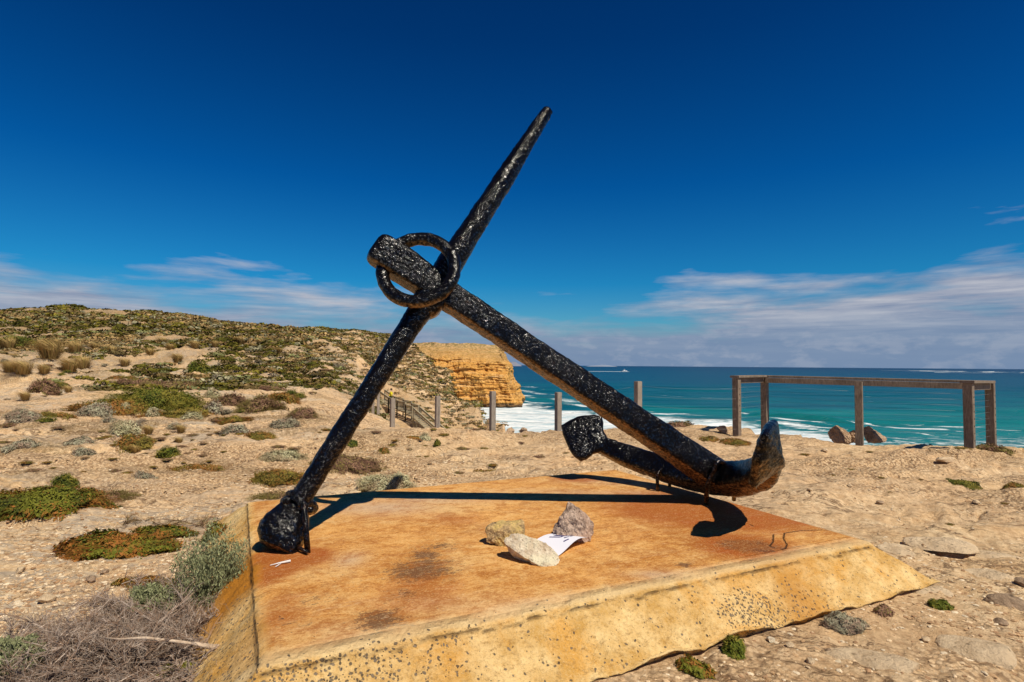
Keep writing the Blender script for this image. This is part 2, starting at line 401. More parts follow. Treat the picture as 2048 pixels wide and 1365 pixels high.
M['branch'] = simple('bleached_branch', (.42, .30, .20), (.70, .56, .42), 30)
M['hillveg'] = None
def hill_mat():
    n = NT('hill_scrub_leaves'); t = n.attr('tint'); return n.done(t, .9, None, .05)
M['hillveg'] = hill_mat()

# ------------------------------------------------------------------ ground
def build_ground():
    NC, NR = 1150, 1020
    t = np.concatenate([np.linspace(-2.6, -1.0, 110, endpoint=False), np.linspace(-1.0, 1.0, NC - 220, endpoint=False), np.linspace(1.0, 2.6, 110)])
    c = 1.5
    y = np.exp(np.linspace(math.log(.35), math.log(322), NR)) - c
    y = np.sort(np.concatenate([np.array([-4.5, -3, -2]), y])); NR = len(y)
    Y, T = np.meshgrid(y, t, indexing='ij')
    X = T * (np.maximum(Y, -.9) + c) + np.where(Y < -.9, 0, 0)
    X = np.where(Y < -.9, T * 4, X)
    x = X.ravel(); yy = Y.ravel()
    # spread the columns smoothly behind the camera
    z = hfull(x, yy)
    keep = z > -25.5
    r = np.hypot(x, yy); px = 1024 + x / np.maximum(yy, .3) * F
    gravel = (.15 + .85 * sstep(.44, .60, fbm(xyz(x * .45, yy * .7), 4, 61))) * sstep(60, 8, r)
    left = sstep(900, 500, px)
    patina = sstep(.35, .6, fbm(xyz(x * .25, yy * .5), 4, 67)) * (.35 + .65 * left)
    gravel = np.clip(gravel - .4 * patina * left, 0, 1)
    veg = sstep(.56, .70, fbm(xyz(x * .5, yy * .8), 5, 71)) * sstep(4, 12, r) * .8
    veg = np.maximum(veg * (.25 + .75 * left), sstep(25, 90, r) * (.55 + .45 * sstep(.4, .6, fbm(xyz(x * .15, yy * .15), 4, 77))) * sstep(760, 560, px))
    # flank near the stairs: pale earth flecked with scrub
    veg = np.maximum(veg, .55 * sstep(30, 60, r) * sstep(.45, .6, fbm(xyz(x * .6, yy * .3, z * .3), 4, 79)))
    f = gridfaces(NR, len(t))
    ok = keep[f].any(1); f = f[ok]
    used = np.zeros(len(x), bool); used[f.ravel()] = True; idx = np.cumsum(used) - 1
    V = np.stack([x, yy, z], 1)[used]; f = idx[f]
    a = np.stack([gravel, veg, patina, np.ones_like(x)], 1)[used]
    o = meshobj('ground', V, f, M['ground'], attrs={'mask': a})
    tag(o, kind='structure')
build_ground()

# ------------------------------------------------------------------ sea
SEA = -20.0
def build_sea():
    t = np.concatenate([np.linspace(-6, -.2, 60, endpoint=False), np.linspace(-.2, 1.15, 760, endpoint=False), np.linspace(1.15, 6, 50)])
    inv = np.linspace(1 / 60., 1 / 90000., 760); y = 1 / inv; y = np.concatenate([[-400, 5], y]); 
    Y, T = np.meshgrid(y, t, indexing='ij'); X = T * (np.abs(Y) + 0.01); X = np.where(Y < 10, T * 600, X)
    x = X.ravel(); y = Y.ravel(); px = 1024 + x / np.maximum(y, 1) * F; py = hor(px) + 21.35 / np.maximum(y, 1) * F
    s1 = fbm(xyz(x * .012, y * .02), 5, 101); s2 = fbm(xyz(x * .05, y * .09), 5, 103)
    # surf zone along the foot of the cliffs: world shapes given by the shore line
    foam = np.zeros_like(x)
    # main white apron between cliff foot and headland
    shore = np.interp(x, [-60, 0, 12, 40, 70, 95, 130, 200], [330, 330, 300, 250, 222, 208, 180, 150])
    ap = sstep(40, -25, y - shore + (s2 - .5) * 60) * sstep(125, 75, x + (s1 - .5) * 40)
    foam = np.maximum(foam, ap * .75)
    # lines of breakers further out, following the shore
    for off, wdt, st, xe in ((45, 10, .62, 90), (95, 14, .50, 60), (160, 16, .55, 40), (260, 30, .5, 30)):
        yl = shore + off + (s1 - .5) * 60
        foam = np.maximum(foam, np.exp(-((y - yl) / wdt) ** 2) * st * sstep(xe + 20, xe - 20, x) * (0.6 + .8 * s2))
    # curling breaker and the streaks under the railing
    def line(xa, ya, xb, yb, wdt, st):
        tt = np.clip((x - xa) / (xb - xa), 0, 1); yl = ya + (yb - ya) * tt + (s1 - .5) * 18
        return np.exp(-((y - yl) / wdt) ** 2) * st * sstep(xa - 4, xa + 4, x) * sstep(xb + 6, xb - 6, x)
    P = lambda a, b: (lambda q: (q[0], q[1]))(onz(a, b, SEA))
    for (a, b, c, d, wd, st) in ((1480, 824, 1720, 846, 5, 1.0), (1530, 836, 1660, 848, 8, .75), (1560, 850, 1700, 862, 6, .55),
                                 (1700, 842, 1960, 868, 4, .7), (1770, 852, 1920, 862, 6, .72), (1780, 862, 1930, 880, 6, .6), (1730, 852, 1800, 872, 9, .62), (1500, 842, 1700, 858, 9, .6), (1800, 846, 1990, 852, 4, .5), (1990, 862, 2070, 866, 3, .5),
                                 (1960, 876, 2060, 888, 4, .8), (1560, 806, 1760, 814, 3, .38), (1300, 792, 1480, 800, 5, .42)):
        p, q = P(a, b), P(c, d); foam = np.maximum(foam, line(p[0], p[1], q[0], q[1], wd, st))
    foam = np.maximum(foam, (.27 + .34 * s1) * sstep(235, 150, y) * sstep(55, 75, x))
    foam = np.maximum(foam, .22 * sstep(330, 220, y) * sstep(20, 60, x) * s2 * 1.2)
    # far breaking reefs
    for (a, b, c, wd, st) in ((1165, 743.2, 1262, 28, 1.25), (1835, 742.5, 1985, 900, .85), (1990, 745, 2060, 300, .8), (1870, 745.5, 1990, 300, .7)):
        p, q = P(a, b), P(c, b + (c - a) * .0079); foam = np.maximum(foam, np.exp(-((y - p[1]) / wd) ** 2) * st * sstep(p[0] - 10, p[0] + 10, x) * sstep(q[0] + 10, q[0] - 10, x) * (1 if a < 1200 else (.3 + 1.2 * vn(xyz(x * .01, y * .002), 7))))
    teal = sstep(420, 200, y + (s1 - .5) * 260) * .95
    teal = np.maximum(teal, sstep(900, 300, y + (s1 - .5) * 400) * .35)
    teal = np.maximum(teal, .8 * np.exp(-((y - shore - 70 - (s1 - .5) * 50) / 45) ** 2) * sstep(140, 80, x))
    deep = np.clip(.15 * sstep(300, 900, y) + .45 * sstep(700, 3000, y) + .4 * sstep(2500, 9000, y) + (s1 - .5) * .5 * sstep(300, 900, y), 0, 1)
    z = SEA + np.where((y > 60) & (y < 900), (fbm(xyz(x * .012, y * .055), 3, 105) - .5) * 3.2 * sstep(60, 120, y) * sstep(900, 500, y), 0)
    # a real curl on the nearest breaker
    p, q = P(1500, 828), P(1700, 846)
    z = z + np.maximum(0, line(p[0], p[1], q[0], q[1], 5, 1.6))
    o = meshobj('sea', np.stack([x, y, z], 1), gridfaces(len(inv) + 2, len(t)), M['sea'], attrs={'mask': np.stack([foam, teal, deep], 1)})
    tag(o, kind='structure')
build_sea()

def boat():
    q = onz(1249, 743.3, SEA); b = root('motor_boat', q, 'tiny white motor boat trailing a long white wake near the horizon', 'boat')
    wm = NT('white_gelcoat').done((.82, .83, .84), .4); L_ = 20
    X0 = np.linspace(-1, 1, 14); V = []
    for t_ in X0:
        w_ = 3.0 * (1 - max(0, t_) ** 2.2) ** .8 + .05; z1 = 2.6 + 1.6 * max(0, t_) ** 2
        for (a_, z_) in ((-w_, z1), (-w_ * .8, .4), (0, -.6), (w_ * .8, .4), (w_, z1), (0, z1 + .05)): V.append(q + np.array([t_ * L_ / 2, a_, z_]))
    meshobj('hull', V, gridfaces(14, 6, True), wm, b, False)
    mb = MB(); mb.bar(q + np.array([-4, 0, 4.2]), q + np.array([3.2, 0, 4.2]), 4.2, 3.2); mb.build('cabin', wm, b)
    mb = MB(); mb.bar(q + np.array([3.22, 0, 4.6]), q + np.array([3.5, 0, 4.6]), 3.6, 1.4); mb.build('windscreen', NT('dark_boat_glass').done((.03, .05, .07), .1), b)
    mb = MB(); mb.tube([q + np.array([-1, 0, 5.7]), q + np.array([-1, 0, 10])], .25, 6); mb.build('mast', wm, b)

# ------------------------------------------------------------------ far orange cliff
def build_cliff():
    nt, ns = 190, 420
    tt = np.linspace(-.12, 1, nt); ss = np.linspace(0, 1.35, ns)
    S, T = np.meshgrid(ss, tt); s = S.ravel(); t = T.ravel()
    pr = np.interp(t, [-.1, 0, .1, .3, .5, .62, .85, 1], [1052, 1049, 1043, 1024, 1013, 1010, 1003, 988])
    px = 770 + (pr - 770) * np.minimum(s, 1)
    d = 292 + 22 * t ** 1.6 + 26 * sstep(.66, 1.0, t) + 14 * np.cos(s * 5) * .35
    px = px + (fbm(xyz(t * 14, t * 0, 4), 4, 217) - .5) * 16 * sstep(.7, 1.0, s); d = d + 130 * np.maximum(s - 1, 0) ** 1.0
    z = SEA + t * np.interp(px, [770, 850, 990], [34.5, 34.2, 33.6])
    x = (px - 1024) / F * (292 + 14 * t)
    x = x + np.maximum(s - 1, 0) * 8
    p = np.stack([x, d, z], 1)
    rel = np.stack([x, np.where(s > 1, d, d * .3), z], 1)
    n1 = fbm(rel * .055, 5, 201) - .5
    n2 = np.abs(fbm(rel * np.array([.20, .20, .06]), 5, 203) - .5) * 2
    lay = fbm(np.stack([(z + 5 * fbm(rel * .05, 3, 215)) * .62, x * .02, z * 0], 1), 4, 207); q = lay * 8; ly = (np.floor(q) + sstep(.3, .8, q - np.floor(q))) / 8
    steep = sstep(.95, .6, t)
    dd = n1 * 13 + (n2 * 5 + (ly - .5) * 6 + (fbm(rel * .35, 5, 209) - .5) * 5) * (.25 + .75 * steep)
    p[:, 1] += dd * sstep(1.02, .92, np.minimum(s, 1.02)) + dd * 0
    p[:, 0] += dd * .22 * sstep(.9, 1.0, s)
    p[:, 2] += (fbm(rel * .12, 4, 211) - .5) * 1.5
    # rim going back as plateau
    nb = 30
    rim = p.reshape(nt, ns, 3)[-1]; back = []
    for k in range(1, nb):
        b = rim.copy(); b[:, 1] += k * 5; b[:, 2] += (fbm(b * .06, 3, 213) - .5) * 1.2 + .0 * k; back.append(b)
    P = np.concatenate([p.reshape(nt, ns, 3)] + [b[None] for b in back]).reshape(-1, 3)
    n = nt + nb - 1
    topm = np.concatenate([(sstep(.60, .84, t + n1 * .28) * .62 + .38 * sstep(.88, .97, t)), np.ones((nb - 1) * ns)])
    low = np.concatenate([sstep(.075, .03, t + n1 * .03) * .85, np.zeros((nb - 1) * ns)])
    o = meshobj('cliff', P, gridfaces(n, ns)[:, ::-1], M['cliff'], attrs={'mask': np.stack([topm, low, low * 0], 1)})
    tag(o, kind='structure')
build_cliff()
# faint far headland on the horizon and low islets
def islet(name, pxa, pxb, hh, dist, col, lab):
    xa, xb = (pxa - 1024) / F * dist, (pxb - 1024) / F * dist
    n = 60; xs = np.linspace(xa, xb, n); prof = np.sin(np.linspace(0, math.pi, n)) ** .7 * (0.6 + .8 * vn(xyz(np.linspace(0, 7, n), np.zeros(n)), 3)) * hh
    rows = []
    for k, (f, dy) in enumerate(((0, -200), (.6, -60), (1, 0), (.6, 60), (0, 200))):
        rows.append(np.stack([xs, np.full(n, dist + dy), SEA - 1 + prof * f], 1))
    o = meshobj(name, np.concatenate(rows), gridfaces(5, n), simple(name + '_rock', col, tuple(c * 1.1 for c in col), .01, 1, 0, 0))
    tag(o, kind='structure')
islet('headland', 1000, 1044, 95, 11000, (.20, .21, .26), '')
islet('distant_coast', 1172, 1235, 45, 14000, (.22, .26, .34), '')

# ------------------------------------------------------------------ slab
def slab_mat():
    n = NT('rust_stained_concrete'); co = n.geo(0); m = n.attr('mask'); rust = n.sep(m, 0); dark = n.sep(m, 1); side = n.sep(m, 2); agg = n.attr('mask', 3)
    # brushed screed streaks run along the slab
    ca, sa = e1[0], e1[1]; ang = math.atan2(sa, ca)
    lc = n.mapv(co, (1, 1, 1), (0, 0, -ang))
    st = n.noise(n.mapv(lc, (1.2, 2.6, 2)), 3.6, 9, .74, .6); f = n.noise(n.mapv(lc, (1, 1.7, 1)), 34, 8, .8); g = n.noise(co, 2.4, 8, .72, .4); ff = n.noise(co, 110, 5, .7)
    c = n.mix(n.ramp(g, [(.36, 0), (.62, 1)]), (.47, .175, .026), (.70, .335, .085))
    c = n.mix(n.ramp(n.noise(lc, .9, 6, .65, .4), [(.38, .5), (.52, 0)]), c, (.38, .14, .022))
    c = n.mix(n.ramp(n.noise(lc, 1.7, 9, .78, .6), [(.52, 0), (.60, .65)]), c, (.76, .48, .19))
    c = n.mix(n.ramp(n.math('ADD', n.math('MULTIPLY', st, .5), n.math('MULTIPLY', f, .5)), [(.47, 0), (.60, .7)]), c, (.80, .50, .19))
    c = n.mix(n.ramp(n.math('ADD', n.math('MULTIPLY', st, .4), n.math('MULTIPLY', f, .6)), [(.38, .85), (.49, 0)]), c, (.29, .10, .018))
    rr = n.math('ADD', rust, n.math('MULTIPLY', n.math('SUBTRACT', g, .5), 1.0))
    c = n.mix(n.ramp(rr, [(.34, 0), (.72, .92)]), c, (.34, .068, .006))
    pale = n.math('MULTIPLY', n.attr('pale'), n.ramp(f, [(.3, .55), (.6, 1)]))
    c = n.mix(n.math('MULTIPLY', pale, .75), c, (.54, .42, .30))
    dk = n.ramp(n.math('ADD', n.math('MULTIPLY', n.math('ADD', n.math('MULTIPLY', f, .6), n.math('MULTIPLY', st, .4)), 1.0), n.math('MULTIPLY', dark, .26)), [(.605, 0), (.655, .85)])
    c = n.mix(dk, c, (.085, .032, .018))
    c = n.mix(n.ramp(f, [(.3, .5), (.45, 0)]), c, (.27, .105, .03))
    red = n.ramp(n.math('ADD', n.noise(co, 8, 9, .75, .3), n.math('MULTIPLY', rust, .12)), [(.53, 0), (.60, .5)])
    c = n.mix(red, c, (.34, .105, .014))
    c = n.mix(n.ramp(ff, [(.36, .45), (.48, 0)]), c, (.30, .11, .025)); c = n.mix(n.ramp(ff, [(.53, 0), (.66, .5)]), c, (.80, .52, .22))
    # scratches
    sc1 = n.noise(n.mapv(lc, (.6, 9, 1), (0, 0, .5)), 2.4, 3, .5, 1.5)
    c = n.mix(n.ramp(n.math('ABSOLUTE', n.math('SUBTRACT', sc1, .5)), [(0, .45), (.006, 0)]), c, (.78, .56, .34))
    # flank: ochre render with exposed dark aggregate
    h = n.noise(co, 5, 6, .7)
    oc = n.mix(n.ramp(h, [(.38, 0), (.6, 1)]), (.60, .345, .095), (.88, .62, .28))
    oc = n.mix(n.ramp(n.noise(co, 2.2, 6, .7, .5), [(.50, 0), (.62, .7)]), oc, (.70, .34, .055))
    oc = n.mix(n.ramp(f, [(.34, .8), (.5, 0)]), oc, (.28, .15, .045))
    oc = n.mix(n.ramp(ff, [(.5, 0), (.7, .5)]), oc, (.78, .58, .30))
    oc = n.mix(n.math('MULTIPLY', rust, 1.0, clamp=True), oc, (.48, .19, .02))
    oc = n.mix(n.attr('rim'), oc, (.78, .60, .34))
    c = n.mix(n.math('MULTIPLY', n.attr('rim'), n.ramp(f, [(.35, .4), (.6, 1)])), c, (.78, .60, .34))
    c = n.mix(side, c, oc)
    vd = n.node('ShaderNodeTexNoise', None, {'Vector': co, 'Scale': 30, 'Detail': 2}, 1)
    va = n.mix(.012, co, vd, 'LINEAR_LIGHT')
    v = n.vor(va, 62); vc = n.vor(va, 62, 1)
    stones = n.math('MULTIPLY', n.ramp(v, [(.34, 1), (.42, 0)]), n.math('LESS_THAN', n.sep(vc, 0), agg))
    scol = n.mix(n.sep(vc, 1), (.035, .03, .028), (.20, .165, .13))
    c = n.mix(n.math('MULTIPLY', stones, .85), c, scol)
    v2 = n.vor(co, 95); vc2 = n.vor(co, 95, 1)
    sp = n.math('MULTIPLY', n.ramp(v2, [(.22, 1), (.3, 0)]), n.math('LESS_THAN', n.sep(vc2, 0), n.math('ADD', n.math('MULTIPLY', agg, .3), .012)))
    c = n.mix(sp, c, (.05, .035, .03))
    groove = n.attr('groove')
    c = n.mix(groove, c, (.07, .035, .015))
    b = n.bump(f, .007, .8); b = n.bump(n.math('MULTIPLY', h, side), .05, .8, b); b = n.bump(stones, .006, .8, b)
    b = n.bump(n.math('MULTIPLY', ff, side), .007, .9, b); b = n.bump(n.math('MULTIPLY', n.noise(co, 48, 4, .6), side), .005, .8, b); b = n.bump(groove, -.02, .8, b)
    return n.done(c, .88, b, .18)
M['slab'] = slab_mat()
RUN = .27
def build_slab():
    # closed rings around the slab: from a dense inner sheet out over rim, bevel and flank
    nu, nv = 420, 340
    u = np.linspace(0, 1, nu); v = np.linspace(0, 1, nv)
    rimw = .085
    U, Vv = np.meshgrid(u, v); U = rimw + U.ravel() * (L1 - 2 * rimw); Vv = rimw + Vv.ravel() * (L2 - 2 * rimw)
    top = np.stack([OA[0] + U * e1[0] + Vv * e2[0], OA[1] + U * e1[1] + Vv * e2[1], np.full(U.shape, SZ)], 1)
    top[:, 2] += (fbm(top * 2.2, 3, 301) - .5) * .008
    verts = [top]; faces = [gridfaces(nv, nu)]
    # boundary loop
    loop = [(a, 0) for a in u[:-1]] + [(1, b) for b in v[:-1]] + [(a, 1) for a in u[::-1][:-1]] + [(0, b) for b in v[::-1][:-1]]
    loop = np.array(loop); nl = len(loop)
    c = (loop - .5) * 2
    def ring(off, z):
        uu = loop[:, 0] * (L1 + 2 * off) - off; w = loop[:, 1] * (L2 + 2 * off) - off
        return np.stack([OA[0] + uu * e1[0] + w * e2[0], OA[1] + uu * e1[1] + w * e2[1], np.full(nl, z)], 1)
    rings = [(-rimw, SZ), (-.05, SZ - .002), (-.015, SZ - .011), (.004, SZ - .019), (.012, SZ - .026), (.018, SZ - .033), (.021, SZ - .038), (.023, SZ - .042)]
    K = 26
    for k in range(1, K + 1): rings.append((.024 + (RUN - .024) * k / K, SZ - .042 - (SZ - .055) * k / K))
    rings += [(RUN - .03, .0), (RUN - .06, -.10)]
    R = []
    for k, (o_, z_) in enumerate(rings):
        r = ring(o_, z_)
        if 0 < k:
            nrm = (fbm(r * 7, 4, 303) - .5) * (.02 if k < 6 else .035)
            ctr = np.array([*(OA + e1 * L1 / 2 + e2 * L2 / 2), 0]); dr = r - ctr; dr[:, 2] = 0; dr /= np.linalg.norm(dr, axis=1)[:, None]
            r = r + dr * nrm[:, None] * (0.25 if k < 3 else 1); r[:, 2] += nrm * .5 * (0 if k < 3 else 1)
        if k >= len(rings) - 4:
            rag = (fbm(ring(0, 0) * 3.0, 4, 307) - .5); r[:, 2] += np.abs(rag) * .16; r += 0
        R.append(r)
    base = len(top); verts += R
    nr = len(R)
    faces.append(gridfaces(nr, nl, True)[:, ::-1] + base)
    # stitch: the first ring equals the sheet's border, left as coincident points (same place, no overlap)
    V = np.concatenate(verts); Fc = np.concatenate(faces)
    uu, ww = slabuv(V[:, 0], V[:, 1])
    dist = np.minimum(np.minimum(uu, L1 - uu), np.minimum(ww, L2 - ww))
    side = sstep(.05, -.01, dist + (fbm(V * 9, 4, 309) - .5) * .07)
    rust = np.zeros(len(V)); dark = np.zeros(len(V)); pale = np.zeros(len(V))
    def spot(arr, px, py, rpx, rpy, st):
        q = onz(px, py, SZ); k = q[1] / F; rx = rpx * k; ry = abs(onz(px, py - rpy, SZ)[1] - q[1])
        arr[:] = np.maximum(arr, st * np.exp(-(((V[:, 0] - q[0]) / rx) ** 2 + ((V[:, 1] - q[1]) / ry) ** 2)))
    spot(rust, 1430, 1015, 200, 36, 1.15); spot(rust, 1540, 1030, 90, 30, .85); spot(rust, 520, 1130, 90, 38, 1.15); spot(rust, 600, 1115, 70, 22, .9)
    spot(rust, 1150, 958, 60, 8, .7); spot(rust, 1480, 1090, 120, 30, .8); spot(rust, 560, 1230, 70, 70, .45); spot(rust, 850, 1180, 170, 70, .35); spot(rust, 1350, 1050, 230, 60, .35)
    spot(rust, 475, 1150, 40, 40, .9); spot(rust, 1600, 1140, 60, 30, .5); spot(rust, 1000, 1065, 80, 14, .4); spot(rust, 900, 1040, 90, 22, .4)
    spot(dark, 840, 1140, 80, 26, .85); spot(dark, 850, 1110, 40, 16, .7); spot(dark, 760, 1240, 60, 26, .75); spot(dark, 820, 1190, 60, 20, .5); spot(dark, 870, 1095, 60, 14, .5)
    spot(dark, 1500, 1093, 60, 13, 1.25); spot(dark, 1537, 1095, 12, 6, .9); spot(dark, 1372, 1131, 22, 5, .7); spot(dark, 620, 1200, 60, 40, .25)
    spot(dark, 600, 1240, 90, 20, .35)
    spot(pale, 760, 1015, 120, 14, 1.0); spot(pale, 850, 1000, 130, 10, .8); spot(pale, 740, 965, 120, 5, .5); spot(pale, 1040, 1215, 260, 24, .4); spot(pale, 1320, 1150, 60, 9, .9); spot(pale, 700, 1120, 30, 15, .8); spot(pale, 720, 1260, 120, 20, .35); spot(pale, 1250, 965, 120, 6, .5)
    spot(pale, 1200, 985, 200, 6, .5)
    agg = np.zeros(len(V))
    # exposed aggregate: along the front flank, low near the left corner and in the hollow by the middle
    fr = sstep(.09, 0, ww)
    hn0 = (fbm(V * 3, 3, 325) - .5) * 1.2
    agg = fr * (.05 + .85 * sstep(.95, .0, uu + hn0) ) * sstep(.04, -.03, ww)
    hp = onz(1515, 1215, .12); hu, hw = slabuv(hp[0], hp[1]); hp2 = onz(1600, 1190, .12); hu2, hw2 = slabuv(hp2[0], hp2[1]); print('hollow', hu, hw)
    hn = (fbm(V * 5, 4, 323) - .5) * .9
    hol = sstep(.25, .75, np.exp(-(((uu - hu) / .26) ** 2) - ((ww - hw - .02) / .12) ** 2) + hn) * 1.1 + np.exp(-(((uu - hu2) / .35) ** 2) - ((ww - hw2) / .10) ** 2) * .35
    agg = np.maximum(agg, hol); agg = np.maximum(agg, sstep(.03, -.03, uu) * .35 * sstep(1.3, .2, ww))
    agg = np.clip(agg * (.4 + 1.2 * fbm(V * 4, 3, 313)), 0, 1)
    agg = np.maximum(agg, .06 * side)
    ro = sstep(.02, 0, np.abs(ww + .021)) * 0
    groove = np.exp(-((ww + .026 + (fbm(V * 20, 2, 317) - .5) * .012) / .0045) ** 2) * sstep(.2, .5, fbm(V * 6, 3, 319)) * (uu > 0) * (uu < L1 + .03) * .72
    groove = np.maximum(groove, np.exp(-((uu + .012 + (fbm(V * 20, 2, 317) - .5) * .012) / .005) ** 2) * .7 * (ww > 0) * (ww < L2))
    # hairline crack near the right corner
    def crack(pts):
        P = [onz(a, b, SZ)[:2] for a, b in pts]
        for p, q in zip(P[:-1], P[1:]):
            d = q - p; t = np.clip(((V[:, :2] - p) @ d) / (d @ d), 0, 1)
            dd = np.linalg.norm(V[:, :2] - (p + t[:, None] * d), axis=1)
            groove[:] = np.maximum(groove, np.exp(-(dd / .0042) ** 2) * .95)
    crack([(1655, 1060), (1600, 1062), (1568, 1067), (1566, 1078), (1573, 1090), (1570, 1098), (1562, 1100)]); crack([(1546, 1070), (1545, 1085), (1538, 1093), (1548, 1096)])
    crack([(1500, 1050), (1506, 1053)]) 
    rust = rust * 1.3
    col = np.stack([rust, dark, side, agg], 1)
    o = meshobj('slab', V, Fc, M['slab'], attrs={'mask': col, 'pale': pale, 'groove': groove, 'rim': sstep(.10, .03, ww + (fbm(V * 5, 4, 321) - .5) * .12) * sstep(-.018, .0, ww) * .5}, origin=(*(OA + e1 * L1 / 2 + e2 * L2 / 2), 0.0))
    o.name = 'concrete_plinth'
    tag(o, 'rust stained concrete plinth with sloping ochre sides under the anchor', 'plinth')
build_slab()

# ------------------------------------------------------------------ anchor
nrm = lambda a: a / np.linalg.norm(a)
Pb = ond(562, 1058, 3.45); X = ond(866, 590, 4.02); T = ond(1095, 222, 4.59)
s_ = nrm(T - Pb)
Cc = ond(1438, 955, 4.66)
Hh = ond(746, 492, 3.90)
u_ = Hh - Cc; LS = np.linalg.norm(u_); u_ = nrm(u_ - s_ * np.dot(u_, s_)); v_ = np.cross(u_, s_)
if v_[1] < 0: v_ = -v_
print('ANCHOR', Pb, X, T, Cc, Hh, 'LS', LS, 'u', u_, 's', s_, 'v', v_)
ANC = root('anchor', (Cc[0], Cc[1], SZ), 'huge old black painted iron anchor leaning on the concrete plinth', 'anchor')
def loft(pts, sizes, frames, power=5, n=64, noise=.012, nsc=6, seed=0, closed=False, cap=True, fine=.004, push=None):
    """superellipse sections along pts; sizes (a,b) half extents on frame axes"""
    pts = np.array(pts); m = len(pts); a = np.linspace(0, 2 * np.pi, n, endpoint=False)
    V = []
    for k in range(m):
        A_, B_ = frames[k]; sa, sb = sizes[k]; p = power[k] if hasattr(power, '__len__') else power
        ca, sn = np.cos(a), np.sin(a)
        x = np.sign(ca) * np.abs(ca) ** (2 / p) * sa; y = np.sign(sn) * np.abs(sn) ** (2 / p) * sb
        V.append(pts[k] + x[:, None] * A_ + y[:, None] * B_)
    V = np.concatenate(V); cen = np.repeat(pts, n, 0)
    d = V - cen; d /= np.linalg.norm(d, axis=1)[:, None] + 1e-9
    nz = (fbm(V * nsc, 4, 400 + seed) - .5) * noise * 2 + (fbm(V * 38, 3, 420 + seed) - .5) * fine * 2
    V = V + d * nz[:, None]
    if push is not None: V = push(V)
    Fc = gridfaces(m, n, True)
    if closed:
        j = np.arange(n); Fc = np.concatenate([Fc, np.stack([(m - 1) * n + j, (m - 1) * n + (j + 1) % n, (j + 1) % n, j], 1)])
    elif cap:
        # close the ends with fans written as degenerate-free quads
        V = np.concatenate([V, pts[:1], pts[-1:]]); c0, c1 = len(V) - 2, len(V) - 1; j = np.arange(0, n, 2)
        Fc = np.concatenate([Fc, np.stack([np.full(len(j), c0), (j + 2) % n, j + 1, j], 1), np.stack([np.full(len(j), c1), (m - 1) * n + j, (m - 1) * n + j + 1, (m - 1) * n + (j + 2) % n], 1)])
    return V, Fc
# shank: from the crown to the head, square with worn corners, swelling at the head
def build_shank():
    L = np.dot(Hh - Cc, u_); n = 330
    t = np.linspace(-.06, L, n); pts = Cc + t[:, None] * u_
    # keep the visible axis through the crown and head points
    dv = (Hh - Cc) - L * u_; pts = pts + (t / L)[:, None] * dv
    sz = []; pw = []
    for k in t:
        q = k / L
        hs = np.interp(q, [0, .06, .3, .6, .78, .86, .93, 1], [.118, .112, .102, .093, .094, .106, .116, .108])      # half extent along stock
        hv = np.interp(q, [0, .1, .5, .78, .86, .93, 1], [.12, .105, .090, .082, .090, .095, .085])
        e = 1.0
        if k > L - .07: e = math.sqrt(max(0, 1 - ((k - (L - .07)) / .0705) ** 2)) * .45 + .55
        if k > L - .004: e *= .96
        sz.append((hs * e, hv * e)); pw.append(6.5)
    V, Fc = loft(pts, sz, [(s_, v_)] * n, pw, 72, .010, 5, 1, fine=.0035)
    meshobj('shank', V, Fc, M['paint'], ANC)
build_shank()
# stock: round tapering bar through the shank, thicker in the middle
def build_stock():
    n = 330; t = np.linspace(0, 1, n); mid = np.dot(X - Pb, s_) / np.linalg.norm(T - Pb)
    Ls = np.linalg.norm(T - Pb); start = .17
    t = np.linspace(start / Ls, 1, n)
    off = -v_ * .0
    pts = Pb + (T - Pb) * t[:, None]
    # slight sag of an old bar
    pts = pts + np.outer(np.sin(t * np.pi) * 0.0, v_)
    r = np.interp(t, [.04, .10, .25, .40, mid - .06, mid, mid + .06, .62, .75, .86, .95, .985, 1], [.060, .062, .066, .074, .084, .092, .096, .086, .077, .065, .053, .053, .048])
    r = r * (1 + .05 * (vn(xyz(t * 14, t * 0), 5) - .5) * 2)
    A_ = nrm(np.cross(s_, (0, 0, 1))); B_ = np.cross(s_, A_)
    V, Fc = loft(pts, [(a, a) for a in r], [(A_, B_)] * n, 2.2, 48, .008, 7, 2, fine=.004)
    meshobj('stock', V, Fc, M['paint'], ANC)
    # boss where stock and shank meet
    n = 40; t = np.linspace(-.17, .17, n)
    V, Fc = loft(X + t[:, None] * s_, [(.118 * math.sqrt(max(.05, 1 - (a / .19) ** 4)),) * 2 for a in t], [(u_, v_)] * n, 3, 48, .014, 8, 3)
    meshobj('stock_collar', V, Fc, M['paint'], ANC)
build_stock()
